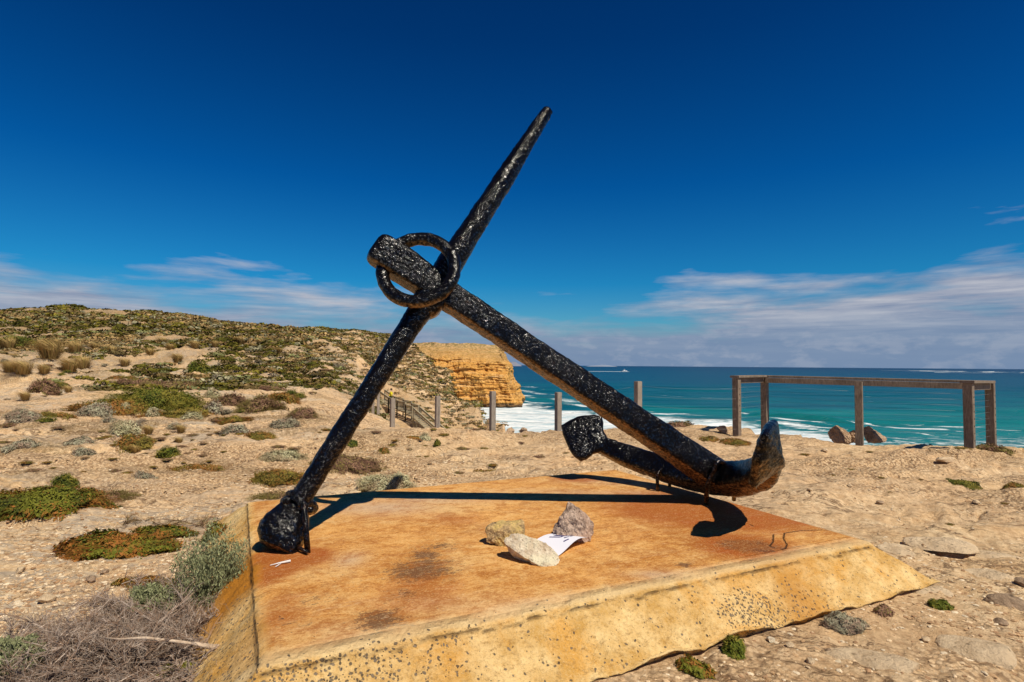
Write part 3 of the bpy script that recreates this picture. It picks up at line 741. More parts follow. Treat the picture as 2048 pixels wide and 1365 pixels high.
def build_ball():
    # the bent foot of the stock swells into a pear shaped lump resting on the slab
    ax = [ond(606, 985, 3.60), ond(596, 1012, 3.56), ond(582, 1040, 3.50), ond(566, 1066, 3.46), ond(558, 1088, 3.43), ond(554, 1104, 3.40)]
    ax = np.array(ax); k = np.linspace(0, 1, len(ax)); n = 60; t = np.linspace(0, 1, n)
    pts = np.stack([np.interp(t, k, ax[:, c]) for c in range(3)], 1)
    A_ = nrm(np.array([-1., 0, .45])); B_ = np.cross(nrm(ax[-1] - ax[0]), A_)
    wd = np.interp(t, [0, .22, .38, .58, .78, .95, 1], [.062, .080, .112, .142, .146, .125, .03])
    wd2 = np.interp(t, [0, .22, .38, .58, .78, .95, 1], [.062, .074, .10, .13, .135, .12, .03])
    V, Fc = loft(pts, list(zip(wd, wd2)), [(A_, B_)] * n, 2.6, 64, .026, 9, 5, fine=.007)
    V[:, 2] = np.maximum(V[:, 2], SZ - .003)
    meshobj('stock_ball', V, Fc, M['paint'], ANC)
    # lumpy lashing round the neck
    mb = []; 
    c0 = ond(603, 1003, 3.57); n = 50; a = np.linspace(0, 2 * np.pi, n, endpoint=False)
    for j, (rr, oz, tilt) in enumerate(((.080, 0, .25), (.084, .03, -.2))):
        A2 = nrm(np.cross(s_, (0, 1, 0))); B2 = nrm(np.cross(s_, A2)); c = c0 - s_ * oz
        P = c + rr * (np.cos(a)[:, None] * A2 + np.sin(a)[:, None] * B2) + s_ * (np.sin(a + j)[:, None] * rr * tilt)
        fr = [(nrm(P[i] - c), s_) for i in range(n)]
        V, Fc = loft(P, [(.024 + .010 * vn(np.array([[i * .6, j, 0]]), 3)[0],) * 2 for i in range(n)], fr, 2, 14, .008, 20, 6 + j, closed=True)
        mb.append((V, Fc))
    for (px, py, dd, rad) in ((589, 990, 3.50, .032), (575, 1001, 3.48, .028), (619, 1020, 3.52, .026), (600, 1005, 3.47, .030), (610, 1012, 3.46, .024)):
        cc = ond(px, py, dd); i2 = np.linspace(-.999, .999, 14)
        V, Fc = loft(cc + i2[:, None] * np.array([0, 0, rad]), [(rad * math.sqrt(1 - q * q) + .001,) * 2 for q in i2], [(np.array([1., 0, 0]), np.array([0, 1., 0]))] * 14, 2, 20, .008, 20, 9)
        mb.append((V, Fc))
    off = 0; VV = []; FF = []
    for V, Fc in mb: VV.append(V); FF.append(Fc + off); off += len(V)
    meshobj('lashing', np.concatenate(VV), np.concatenate(FF), M['paint'], ANC)
build_ball()
# ring through the head
def build_ring():
    Rr = .248; hole = Cc + u_ * (np.dot(Hh - Cc, u_) - .12) + ((Hh - Cc) - np.dot(Hh - Cc, u_) * u_) * .93
    w = nrm(-u_ * .90 - v_ * .43)
    c = hole + w * Rr; n = 150; a = np.linspace(0, 2 * np.pi, n, endpoint=False)
    P = c + Rr * (np.cos(a)[:, None] * (-w) + np.sin(a)[:, None] * s_); N = np.cross(w, s_)
    V, Fc = loft(P, [(.045, .045)] * n, [(nrm(p - c), N) for p in P], 2.1, 36, .006, 9, 11, closed=True, fine=.004)
    meshobj('ring', V, Fc, M['paint'], ANC)
build_ring()
# arms: an arc through the crown; flukes on its ends
def build_arms():
    for sg in (-1, 1):
        AB, AA = (.86, 1.27) if sg > 0 else (.77, 1.20)
        RA = (AA * AA + AB * AB) / (2 * AB); PH = math.asin(AA / RA)
        mixc = 0 if sg > 0 else .12; sh = .02 if sg > 0 else -.09
        def arcp(ph): return Cc + v_ * (RA * math.sin(ph)) + u_ * ((1 - mixc) * RA * (1 - math.cos(ph)) + mixc * AB * abs(math.sin(ph)) / math.sin(PH) - .02) + s_ * sh * (abs(ph) / PH) ** 1.3
        n = 130; ph = np.linspace(-.04, PH * .93, n) * sg; pts = np.array([arcp(p) for p in ph])
        fr = []; sz = []
        for k, p in enumerate(ph):
            inw = -math.sin(p) * v_ + math.cos(p) * u_; fr.append((s_, inw)); q = abs(p) / PH
            a = np.interp(q, [0, .25, .6, .8, .93], ([.118, .114, .098, .080, .012] if sg > 0 else [.118, .112, .088, .045, .010])); b = np.interp(q, [0, .25, .6, .8, .93], ([.125, .112, .098, .070, .012] if sg > 0 else [.125, .108, .078, .022, .010]))
            sz.append((a, b))
        V, Fc = loft(pts, sz, fr, 4.2, 56, .012, 6, 20 + sg, fine=.004)
        V[:, 2] = np.maximum(V[:, 2], SZ - .004)
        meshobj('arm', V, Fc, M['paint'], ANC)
        # fluke: spade shaped palm lying on the inner side of the arm
        p0 = (.88 if sg > 0 else .77) * PH * sg
        c = arcp(p0); inw = -math.sin(p0) * v_ + math.cos(p0) * u_; tg = (math.cos(p0) * v_ + math.sin(p0) * u_) * sg
        c = c + inw * (.075 if sg > 0 else .05)
        if sg > 0: out = [(.255, 0), (.21, .07), (.155, .14), (.09, .19), (.01, .235), (-.06, .245), (-.10, .19), (-.13, .12), (-.18, .08), (-.215, 0)]
        else: out = [(.30, 0), (.25, .05), (.18, .11), (.10, .165), (.04, .205), (-.02, .25), (-.07, .235), (-.14, .15), (-.19, .08), (-.21, 0)]
        out = out + [(a, -b) for a, b in out[::-1][1:-1]]
        out = np.array(out); na = 96; k = np.linspace(0, len(out), na, endpoint=False); ext = np.vstack([out, out[:1]])
        ol = np.stack([np.interp(k, np.arange(len(ext)), ext[:, j]) for j in (0, 1)], 1)
        ol *= (1 + .09 * (fbm(np.column_stack([ol * 6, np.full(na, sg * 3.)]), 3, 31) - .5) * 2)[:, None]
        rows = []
        th = .040 if sg > 0 else .034
        for (sc_, zz) in ((.02, th), (.3, th), (.55, th), (.75, th * .95), (.9, th * .8), (.98, th * .45), (1.0, 0), (.98, -th * .45), (.9, -th * .8), (.75, -th * .95), (.5, -th), (.2, -th), (.02, -th)):
            q = ol * sc_; curve = -.35 * q[:, 0] ** 2
            bk = 0 if (zz > 0 or sg > 0) else -.085 * np.clip(1 - np.abs(q[:, 1]) / .20, 0, 1) ** 1.1 * np.clip(1 - q[:, 0] / .26, 0, 1) * min(1, (1.0 - sc_) * 3.5)
            rows.append(c + q[:, :1] * tg + q[:, 1:] * s_ + (zz + curve + bk)[:, None] * inw)
        # refine rows
        Rw = np.array(rows); fine = []
        for i in range(len(Rw) - 1):
            for w in np.linspace(0, 1, 5, endpoint=False): fine.append(Rw[i] * (1 - w) + Rw[i + 1] * w)
        fine.append(Rw[-1]); m = len(fine); V = np.concatenate(fine)
        sgn = np.repeat(np.linspace(1, -1, m), na)
        V = V + inw * ((fbm(V * 8, 4, 41) - .5) * .026 + (fbm(V * 30, 3, 43) - .5) * .012)[:, None] * np.sign(sgn)[:, None]
        V[:, 2] = np.maximum(V[:, 2], SZ - .004)
        V = np.concatenate([V, [fine[0].mean(0)], [fine[-1].mean(0)]]); j = np.arange(0, na, 2); Fc = gridfaces(m, na, True)
        Fc = np.concatenate([Fc, np.stack([np.full(len(j), m * na), (j + 2) % na, j + 1, j], 1), np.stack([np.full(len(j), m * na + 1), (m - 1) * na + j, (m - 1) * na + j + 1, (m - 1) * na + (j + 2) % na], 1)])
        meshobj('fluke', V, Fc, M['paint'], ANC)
build_arms()

# ------------------------------------------------------------------ hold-down rods
def smoothpath(P, n=8):
    P = [np.array(p, float) for p in P]; Q = [P[0]]
    for i in range(1, len(P) - 1):
        a = P[i] + (P[i - 1] - P[i]) * .22; b = P[i] + (P[i + 1] - P[i]) * .22
        for w in np.linspace(0, 1, n): Q.append((1 - w) ** 2 * a + 2 * w * (1 - w) * P[i] + w * w * b)
    return Q + [P[-1]]
def rod(pts, r, lab):
    mb = MB(); mb.tube(smoothpath(pts), r, 10); f = np.array(pts[0])
    o = mb.build('hold_down_rod', M['rod'], origin=f, smooth=True)
    tag(o, lab, 'iron rod')
f1 = onz(1412, 1008, SZ); f1b = f1.copy(); f1[2] -= .02
rod([f1, ond(1414, 972, f1b[1] - .12), ond(1436, 920, f1b[1] - .17), ond(1466, 938, f1b[1] + .10), ond(1468, 1000, f1b[1] + .30)], .019, 'bent iron rod clamping the right arm of the anchor to the plinth')
f2 = onz(1316, 983, SZ); f2b = f2.copy(); f2[2] -= .02
rod([f2, ond(1314, 950, f2b[1] - .01), ond(1322, 938, f2b[1] + .01), ond(1338, 944, f2b[1] + .12), ond(1340, 985, f2b[1] + .22)], .015, 'short bent iron rod behind the shank, left of the crown')
f3 = onz(616, 1106, SZ); f3b = f3.copy(); f3[2] -= .02
rod([f3, ond(612, 1060, f3b[1] + .02), ond(607, 1003, f3b[1] + .10), ond(590, 992, f3b[1] + .18), ond(560, 1050, f3b[1] + .32), onz(566, 1075, SZ)], .017, 'straight iron rod bracing the lumpy lower end of the stock')
o = MB(); a = onz(616, 1104, SZ + .02); b = onz(570, 1086, SZ + .02); o.tube([a, b], .010, 8)
tag(o.build('iron_strut', M['rod'], origin=a, smooth=True), 'thin iron strut low beside the ball end of the stock', 'iron rod')

# ------------------------------------------------------------------ stones
def rockmesh(size, seed, cuts=9, sub=5, rough=.05, tip=None):
    bm = bmesh.new(); bmesh.ops.create_icosphere(bm, subdivisions=sub, radius=1.0)
    V = np.array([v.co[:] for v in bm.verts]); Fc = np.array([[l.vert.index for l in f.loops] for f in bm.faces]); bm.free()
    r = np.random.default_rng(seed)
    for k in range(cuts):
        n_ = nrm(r.normal(size=3)); d = r.uniform(.52, .82); h = V @ n_ - d
        V = V - np.outer(np.maximum(h, 0) * .93, n_)
    V = V * np.array(size) / 2
    m = max(size); n2 = (fbm(V / m * 5 + seed, 4, seed) - .5)[:, None]; n3 = (fbm(V / m * 16 + seed, 4, seed + 1) - .5)[:, None]
    V = V * (1 + n2 * rough * 4) + V / (np.linalg.norm(V, axis=1)[:, None] + 1e-6) * n3 * m * rough * .55
    return V, Fc
def rockmat(name, c1, c2, c3, sc_=14):
    n = NT(name); co = n.co(); f = n.noise(co, sc_, 9, .75); g = n.noise(co, sc_ * .35, 5, .6)
    c = n.mix(n.ramp(f, [(.36, 0), (.62, 1)]), c1, c2); c = n.mix(n.ramp(g, [(.45, 0), (.6, .8)]), c, c3)
    v = n.vor(co, sc_ * 3); c = n.mix(n.ramp(v, [(.1, .7), (.25, 0)]), c, tuple(x * .35 for x in c1))
    return n.done(c, .95, n.bump(f, .45 / sc_, 1.0), .1)
M['r1'] = rockmat('pink_grey_stone', (.09, .055, .04), (.70, .52, .40), (.50, .34, .25), 22); M['r2'] = rockmat('lichen_stone', (.14, .095, .06), (.70, .47, .22), (.72, .52, .17), 20); M['r3'] = rockmat('pale_cream_stone', (.46, .33, .21), (.86, .74, .56), (.80, .72, .50), 18)
M['lime'] = rockmat('pale_limestone', (.56, .39, .23), (.90, .70, .46), (.80, .59, .37), 7); M['dk'] = rockmat('brown_grey_boulder', (.24, .16, .10), (.66, .47, .31), (.52, .36, .24), 5); M['rimr'] = rockmat('orange_white_boulder', (.45, .24, .12), (.80, .62, .42), (.70, .44, .26), 1.5)
def rock(name, pos, size, seed, mat, lab, rot=(0, 0, 0), cuts=9, sub=5, rough=.05, lift=None, group=None, cat='stone', floor=True):
    V, Fc = rockmesh(size, seed, cuts, sub, rough)
    Rr = np.array(Euler(rot).to_matrix()); V = V @ Rr.T
    if lift is None: lift = -V[:, 2].min() - .06 * (V[:, 2].max() - V[:, 2].min())
    V = V + np.array(pos) + np.array([0, 0, lift])
    if floor: V[:, 2] = np.maximum(V[:, 2], pos[2] - .5 * max(size))
    o = meshobj(name, V, Fc, mat, origin=np.array(pos), smooth=False)
    return tag(o, lab, cat, group)
def custom_rock(name, pos, pts, seed, mat, lab, rough=.017):
    """convex hull of hand placed points, subdivided and roughened"""
    bm = bmesh.new()
    for p in pts: bm.verts.new(p)
    r = bmesh.ops.convex_hull(bm, input=bm.verts[:]); 
    bmesh.ops.delete(bm, geom=[v for v in bm.verts if not v.link_faces], context='VERTS')
    for k in range(4): bmesh.ops.subdivide_edges(bm, edges=bm.edges[:], cuts=1, use_grid_fill=True, smooth=.12 if k < 2 else 0)
    bmesh.ops.triangulate(bm, faces=bm.faces[:]); bm.verts.ensure_lookup_table(); bm.normal_update()
    V = np.array([v.co[:] for v in bm.verts]); N = np.array([v.normal[:] for v in bm.verts]); Fc = np.array([[l.vert.index for l in f.loops] for f in bm.faces]); bm.free()
    V = V + N * ((fbm(V * 22 + seed, 4, seed) - .5) * rough * 2 + (fbm(V * 70 + seed, 3, seed + 3) - .5) * rough * .9)[:, None]
    o = meshobj(name, V + np.array(pos), Fc, mat, origin=np.array(pos), smooth=False); return tag(o, lab, 'stone')
p = onz(1147, 1078, SZ)
custom_rock('stone', p, [(-.135, .02, .04), (-.10, -.05, .012), (.02, -.07, -.004), (.10, -.06, .0), (.125, .0, .05), (.13, .03, .09), (.04, .02, .19), (-.03, .03, .215), (-.06, -.02, .15), (.0, .09, .0), (-.08, .08, .0), (.10, .06, .01), (.07, -.05, .10)], 3, M['r1'], 'pointed pinkish grey stone at the back right of the paper')
p = onz(1012, 1088, SZ)
custom_rock('stone', p, [(-.115, -.03, .02), (-.12, .0, .09), (-.09, .05, .12), (.10, .05, .13), (.12, .03, .12), (.11, -.02, .08), (.10, -.05, .01), (-.04, -.06, .0), (-.09, .05, .0), (.11, .05, .0), (-.05, -.045, .09)], 8, M['r2'], 'blocky yellow brown stone at the left of the paper')
p = onz(1062, 1122, SZ)
custom_rock('stone', p, [(-.155, .06, .10), (-.14, .02, .085), (-.05, -.05, .045), (.05, -.09, .0), (.13, -.07, .0), (.16, -.03, .015), (.13, .03, .05), (.05, .07, .09), (-.04, .09, .12), (-.08, .05, .0), (.05, .05, .0), (-.12, .08, .12)], 12, M['r3'], 'flat cream coloured stone nearest the camera, tilted on the paper')

# paper sheet with pen strokes
def paper():
    c0 = onz(1118, 1091, SZ); w, h = .29, .205
    ang = math.radians(-14)
    ux = np.array([math.cos(ang), math.sin(ang), 0]); uy = np.array([-math.sin(ang), math.cos(ang), 0])
    # corners from the photo: top (1110,1076), right (1178,1086), bottom (1108,1112), left (1060,1086)
    c = [onz(1055, 1090, SZ), onz(1112, 1116, SZ), onz(1180, 1088, SZ), onz(1108, 1075, SZ)]
    n = 24; a, b = np.meshgrid(np.linspace(0, 1, n), np.linspace(0, 1, n)); a = a.ravel(); b = b.ravel()
    def S(a, b, dz=0):
        a = np.asarray(a, float); b = np.asarray(b, float)
        P = (1 - a)[:, None] * (1 - b)[:, None] * c[0] + a[:, None] * (1 - b)[:, None] * c[1] + a[:, None] * b[:, None] * c[2] + (1 - a)[:, None] * b[:, None] * c[3]
        P[:, 2] = SZ + .004 + dz + .045 * np.sin(np.clip(b, 0, 1) * 2.4) ** 2 * (0.4 + .6 * a) + .012 * b
        return P
    V = [S(a, b)]; Fc = [gridfaces(n, n)]; mi = [0] * len(Fc[0]); off = n * n
    def stroke(p, q, wd=.022):
        nonlocal off
        p = np.array(p); q = np.array(q); d = q - p; nn = np.array([-d[1], d[0]]) / np.linalg.norm(d) * wd; k = 7; t = np.linspace(0, 1, k)
        L_ = p + t[:, None] * d - nn; R_ = p + t[:, None] * d + nn
        PP = np.concatenate([L_, R_]); V.append(S(PP[:, 0], PP[:, 1], .0015))
        Fc.append(np.array([[off + i, off + i + 1, off + k + i + 1, off + k + i] for i in range(k - 1)])); mi.extend([1] * (k - 1)); off += 2 * k
    # big pen characters (L, C/U, Z) and the short dashes of a second line
    for a_, b_ in (((.22, .55), (.50, .62)), ((.50, .62), (.50, .70)), ((.26, .66), (.52, .73)), ((.26, .72), (.54, .79)), ((.52, .72), (.54, .80)), ((.27, .84), (.31, .96)), ((.31, .96), (.58, .84)), ((.58, .84), (.60, .95)),
                   ((.62, .60), (.66, .72)), ((.66, .76), (.64, .86)), ((.74, .46), (.78, .58)), ((.13, .80), (.15, .93))):
        stroke(a_, b_)
    o = meshobj('paper_note', np.concatenate(V), np.concatenate(Fc), [NT('white_paper').done((.80, .79, .86), .8), NT('blue_violet_ink').done((.05, .035, .16), .7)], origin=onz(1118, 1093, SZ))
    o.data.polygons.foreach_set('material_index', np.array(mi, np.int32))
    tag(o, 'white paper note with pen writing held down by three stones', 'paper')
paper()
mb = MB(); a = onz(540, 1131, SZ + .006); mb.tube([a, onz(560, 1126, SZ + .008), onz(581, 1122, SZ + .01)], [.002, .004, .007], 6); mb.tube([onz(551, 1134, SZ + .006), onz(562, 1127, SZ + .008)], [.002, .003], 6)
tag(mb.build('white_twig', simple('white_twig_bark', (.75, .72, .68), (.85, .82, .8), 40), origin=a, smooth=True), 'small forked white twig lying on the plinth near the lumpy lower end of the stock', 'twig')

# ------------------------------------------------------------------ wire fence beyond the rim
FP = [(785.5, 797, 17.0), (875.5, 793, 16.2), (985.5, 783, 14.2), (1116.5, 785, 13.1), (1276, 763, 12.0)]
tops = []
fence = root('wire_fence', ond(985, 860, 14.2), 'low wire fence of square grey timber posts along the cliff edge', 'fence')
for px, py, dd in FP:
    t = ond(px, py, dd); base = t.copy(); base[2] = min(hz(t[0], t[1]) - .25, t[2] - 1.0); tops.append(t)
    mb = MB(); mb.bar(base, t, .125, .125, (1, .6, 0), .06); mb.build('post', M['post'], fence)
t5 = ond(1472, 768, 11.35)
for k, f in enumerate((.10, .30, .50, .70, .90)):
    mb = MB()
    for a, b in zip(tops, tops[1:] + [t5]):
        a2 = a - np.array([0, 0, f * 1.0]); b2 = b - np.array([0, 0, f * 1.0]); q = [a2 + (b2 - a2) * w - np.array([0, 0, .03 * math.sin(w * math.pi)]) for w in np.linspace(0, 1, 6)]
        mb.tube(q, .0022, 5)
    mb.build('wire', M['wire'], fence, smooth=True)
bp = [(757, 786, 27), (746, 801, 25.5), (735, 820, 24), (722, 828, 22.5)]
f2r = root('path_fence', ond(746, 830, 25), 'row of small brown fence posts beside the path to the stairs, seen behind the stock', 'fence')
for px, py, dd in bp:
    t = ond(px, py, dd); b = t.copy(); b[2] = min(hz(t[0], t[1]) - .2, t[2] - .9)
    mb = MB(); mb.bar(b, t, .12, .12, (1, .4, 0)); mb.build('post', M['post'], f2r)

# ------------------------------------------------------------------ lookout railing
def railing():
    F1 = onz(1474, 867, 0); F2 = onz(1940, 907, 0)      # front posts
    B1 = onz(1530, 858, 0); B2 = onz(1983, 890, 0)
    M1 = onz(1719, 875, 0)
    # heights from the photo
    def topz(px, py, P): return ond(px, py, P[1])[2]
    h = 1.14
    R_ = root('lookout_railing', (M1[0], M1[1], 0), 'brown timber railing with thin steel cables on the cliff edge above the sea', 'railing')
    def dirn(a, b): d = (b - a); d[2] = 0; return nrm(d)
    ax = dirn(B1, B2)
    zt = {}
    for nm, P, px, py in (('F1', F1, 1474, 752), ('B1', B1, 1530, 751), ('B2', B2, 1983, 762), ('F2', F2, 1940, 762), ('M1', M1, 1719, 759)):
        zt[nm] = topz(px, py, P); print('rail', nm, P, zt[nm])
    def post(P, zt_, ax_):
        mb = MB(); b = P.copy(); b[2] = hz(P[0], P[1]) - .3; t = P.copy(); t[2] = zt_ - .045
        mb.bar(b, t, .13, .13, ax_, .05); mb.build('post', M['rail'], R_)
    e = dirn(F1, B1); g = dirn(F2, B2)
    post(F1, zt['F1'], e); post(B1, zt['B1'], e); post(M1, zt['M1'], ax); post(B2, zt['B2'], g); post(F2, zt['F2'], g)
    def beam(P, z1, Q, z2, ext1=.08, ext2=.08, inset=0.0, below=.02):
        d = dirn(P, Q); a = P - d * ext1; b = Q + d * ext2
        a = np.array([a[0], a[1], z1 - .022]); b = np.array([b[0], b[1], z2 - .022])
        m1 = MB(); m1.bar(a, b, .19, .045, (0, 0, 1), .1); m1.build('top_rail', M['rail'], R_)
        m2 = MB(); a2 = a + d * (ext1 + .04); b2 = b - d * (ext2 + .04); nrml = np.array([-d[1], d[0], 0])
        for q in (a2, b2): q[2] -= .022 + .055 + .006
        sgn = 1 if np.dot(nrml, -P) > 0 else -1
        m2.bar(a2 + nrml * sgn * inset, b2 + nrml * sgn * inset, .045, .11, (0, 0, 1), .1); m2.build('under_rail', M['rail'], R_)
    beam(B1, zt['B1'], B2, zt['B2'], .0, .0, .09)
    beam(F1, zt['F1'] + .004, B1, zt['B1'] + .004, .09, -.097, .0)
    beam(F2, zt['F2'] + .004, B2, zt['B2'] + .004, .09, -.097, .0)
    for (P, Q, z1, z2) in ((F1, B1, zt['F1'], zt['B1']), (B1, M1, zt['B1'], zt['M1']), (M1, B2, zt['M1'], zt['B2']), (F2, B2, zt['F2'], zt['B2'])):
        for k in range(8):
            dz = .24 + k * .105
            if z1 - dz < .05: continue
            mb = MB(); a = np.array([P[0], P[1], z1 - dz]); b = np.array([Q[0], Q[1], z2 - dz]); mb.tube([a, b], .0018, 5); mb.build('cable', M['wire'], R_, smooth=True)
    # dark bolt holes on the right faces of the front and back posts
    hm = NT('dark_bolt').done((.02, .018, .016), .6)
    for P, zz in ((F1, zt['F1']), (F2, zt['F2']), (B2, zt['B2'])):
        d = e if P is F1 else g
        side = np.array([d[1], -d[0], 0])
        for k in range(7):
            c = P + d * -.0 + side * .0; z = zz - .26 - k * .115
            q = np.array([P[0], P[1], z]) + side * .0645; mb = MB(); mb.tube([q, q + side * .006], .011, 8); mb.build('bolt', hm, R_)
railing()

# ------------------------------------------------------------------ stairs down to the beach
def stairs():
    S = root('beach_stairs', ond(805, 840, 54), 'pale timber stairs with slatted balustrades running down the gully', 'stairs')
    wide = np.array([.35, 1.35, 0])
    def seg(p, q, hgt, n, far=True, slats=True):
        p = np.array(p); q = np.array(q)
        for kk, off in enumerate((0, 1) if far else (0,)):
            o_ = wide * off; up = np.array([0, 0, hgt]); mb = MB()
            mb.bar(p + o_ + up, q + o_ + up, .10, .07); mb.build('handrail', M['stair'], S)
            mb = MB(); mb.bar(p + o_ + up * .08, q + o_ + up * .08, .05, .08); mb.build('bottom_rail', M['stair'], S)
            mb = MB(); mb.bar(p + o_ + up * .88, q + o_ + up * .88, .05, .08); mb.build('upper_rail', M['stair'], S)
            for e_ in (p, q):
                mb = MB(); b = e_ + o_ + np.array([0, 0, -.9 if e_ is q else -.6]); mb.bar(b, e_ + o_ + up * 1.03, .11, .11, (1, 0, 0)); mb.build('post', M['stair'], S)
            if slats:
                for w in np.linspace(0, 1, n + 2)[1:-1]:
                    mb = MB(); a = p + (q - p) * w + o_; mb.bar(a + up * .06, a + up * .92, .055, .03, (1, 0, 0)); mb.build('slat', M['stair'], S)
    def tread(p, q, n):
        p = np.array(p); q = np.array(q)
        for w in np.linspace(0, 1, n):
            a = p + (q - p) * w; mb = MB(); l = np.linalg.norm((q - p)[:2]) / max(n, 1) * .55 + .12
            mb.bar(a + np.array([0, 0, .02]), a + wide + np.array([0, 0, .02]), max(.26, l), .05); mb.build('tread', M['stair'], S)
    N = [(757, 801, 60), (777, 816, 57.5), (794, 819, 56.5), (811, 826, 55), (825, 833.5, 53.5)]
    P = [ond(*a) for a in N]
    seg(P[0], P[1], 1.05, 8); tread(P[0], P[1], 8)
    for a, b, dz in ((1, 2, 0), (2, 3, -.25), (3, 4, -.45)):
        p = P[a].copy(); q = P[b].copy(); z = (p[2] + q[2]) / 2 + dz * .3; p[2] = z + .04; q[2] = z - .04
        seg(p, q, 1.0, 8); tread(p, q, 4)
    p = ond(827, 838, 53); q = ond(886, 893, 47); seg(p, q, 1.0, 26); tread(p, q, 16)
    # trestle slats under the last flight
    mb = MB()
    for w in np.linspace(0.02, .7, 15):
        a = p + (q - p) * w; mb.bar(a + np.array([0, 0, -2.2]), a, .05, .04, (1, 0, 0))
    mb.build('trestle', M['stair'], S)
    return P
SP = stairs()

# ------------------------------------------------------------------ person on the stairs
def person():
    f = (SP[0] + SP[1]) / 2 + np.array([.25, .8, .0]) + (SP[1] - SP[0]) * .32
    root_ = root('person', f, 'person in a yellow top with dark hair walking down the stairs', 'person')
    J = {'pel': (0, 0, .92), 'ch': (.02, 0, 1.22), 'nk': (.03, 0, 1.45), 'hd': (.05, 0, 1.60), 'hd2': (.05, 0, 1.70),
         'lh': (0, .09, .86), 'lk': (.12, .10, .50), 'la': (.05, .10, .10), 'lt': (.20, .10, .04),
         'rh': (0, -.09, .86), 'rk': (-.02, -.10, .48), 'ra': (-.16, -.10, .12), 'rt': (-.02, -.10, .05),
         'ls': (.02, .19, 1.40), 'le': (-.08, .23, 1.12), 'lw': (.08, .22, .90), 'rs': (.02, -.19, 1.40), 're': (.10, -.23, 1.13), 'rw': (.28, -.18, 1.05)}
    E = [('pel', 'ch'), ('ch', 'nk'), ('nk', 'hd'), ('hd', 'hd2'), ('pel', 'lh'), ('lh', 'lk'), ('lk', 'la'), ('la', 'lt'), ('pel', 'rh'), ('rh', 'rk'), ('rk', 'ra'), ('ra', 'rt'), ('nk', 'ls'), ('ls', 'le'), ('le', 'lw'), ('nk', 'rs'), ('rs', 're'), ('re', 'rw')]
    Rd = {'pel': .13, 'ch': .14, 'nk': .06, 'hd': .09, 'hd2': .08, 'lh': .09, 'lk': .06, 'la': .042, 'lt': .035, 'rh': .09, 'rk': .06, 'ra': .042, 'rt': .035, 'ls': .06, 'le': .043, 'lw': .032, 'rs': .06, 're': .043, 'rw': .032}
    # two fingers' worth of hand detail is below a pixel here; the hand still has five short fingers
    for sd, w in (('l', 'lw'), ('r', 'rw')):
        b = np.array(J[w]); 
        J[sd + 'p'] = tuple(b + (.05, 0, -.05)); E.append((w, sd + 'p')); Rd[sd + 'p'] = .026
        for k in range(5):
            J[sd + 'f%d' % k] = tuple(b + (.09 + .01 * (k % 3), (k - 2) * .018, -.10 + .01 * abs(k - 2))); E.append((sd + 'p', sd + 'f%d' % k)); Rd[sd + 'f%d' % k] = .008
    def skin(name, keys, edges, scale, mat):
        ks = list(keys); me = bpy.data.meshes.new(name); me.from_pydata([J[k] for k in ks], [(ks.index(a), ks.index(b)) for a, b in edges], []); me.update()
        o = bpy.data.objects.new(name, me); C.objects.link(o); o.parent = root_
        m = o.modifiers.new('skin', 'SKIN'); 
        for i, k in enumerate(ks): me.skin_vertices[0].data[i].radius = (Rd[k] * scale,) * 2
        me.skin_vertices[0].data[0].use_root = True
        o.modifiers.new('sub', 'SUBSURF').levels = 2; o.modifiers['sub'].render_levels = 2; me.materials.append(mat)
    skin('body', J.keys(), E, 1, simple('skin_tone', (.45, .26, .18), (.52, .32, .23), 8))
    skin('shirt', ['ch', 'pel', 'nk', 'ls', 'le', 'rs', 're'], [('ch', 'pel'), ('ch', 'nk'), ('nk', 'ls'), ('ls', 'le'), ('nk', 'rs'), ('rs', 're')], 1.25, simple('yellow_cloth', (.80, .66, .02), (.85, .72, .03), 8))
    skin('trousers', ['pel', 'lh', 'lk', 'la', 'rh', 'rk', 'ra'], [('pel', 'lh'), ('lh', 'lk'), ('lk', 'la'), ('pel', 'rh'), ('rh', 'rk'), ('rk', 'ra')], 1.25, simple('dark_cloth', (.03, .03, .04), (.05, .05, .06), 8))
    V, Fc = rockmesh((.24, .22, .20), 5, 0, 3, .03); meshobj('hair', V + f + np.array([.03, 0, 1.70]), Fc, simple('dark_hair', (.02, .012, .01), (.04, .025, .02), 30), root_)
person()

# ------------------------------------------------------------------ plants
def unit_dirs(n, r, up=.0):
    d = r.normal(size=(n, 3)); d[:, 2] = np.abs(d[:, 2]) + up; return d / np.linalg.norm(d, axis=1)[:, None]
def quads(c, a, b, tint):
    """centres c, half axes a,b -> rhombic leaves"""
    n = len(c); V = np.stack([c - a, c - b * .75 + a * .1, c + a, c + b * .75 + a * .1], 1).reshape(-1, 3)
    return V, np.arange(4 * n).reshape(n, 4), np.repeat(tint, 4, 0)
def tubes(P0, P1, r0, r1, tint):
    """many 3 sided sticks at once"""
    n = len(P0); t = P1 - P0; t = t / (np.linalg.norm(t, axis=1)[:, None] + 1e-9)
    x = np.cross(t, np.array([.3, .2, 1.])); x /= np.linalg.norm(x, axis=1)[:, None] + 1e-9; y = np.cross(t, x)
    V = []
    for P_, rr in ((P0, r0), (P1, r1)):
        for k in range(3): V.append(P_ + (x * math.cos(k * 2.094) + y * math.sin(k * 2.094)) * np.reshape(rr, (-1, 1)))
    V = np.stack(V, 1).reshape(-1, 3); b = np.arange(n)[:, None] * 6
    Fc = np.concatenate([b + np.array([[k, (k + 1) % 3, 3 + (k + 1) % 3, 3 + k]]) for k in range(3)])
    return V, Fc, np.repeat(tint, 6, 0)
def merge(L):
    off = 0; V = []; Fc = []; T = []
    for v, f, t in L: V.append(v); Fc.append(f + off); T.append(t); off += len(v)
    return np.concatenate(V), np.concatenate(Fc), np.concatenate(T)
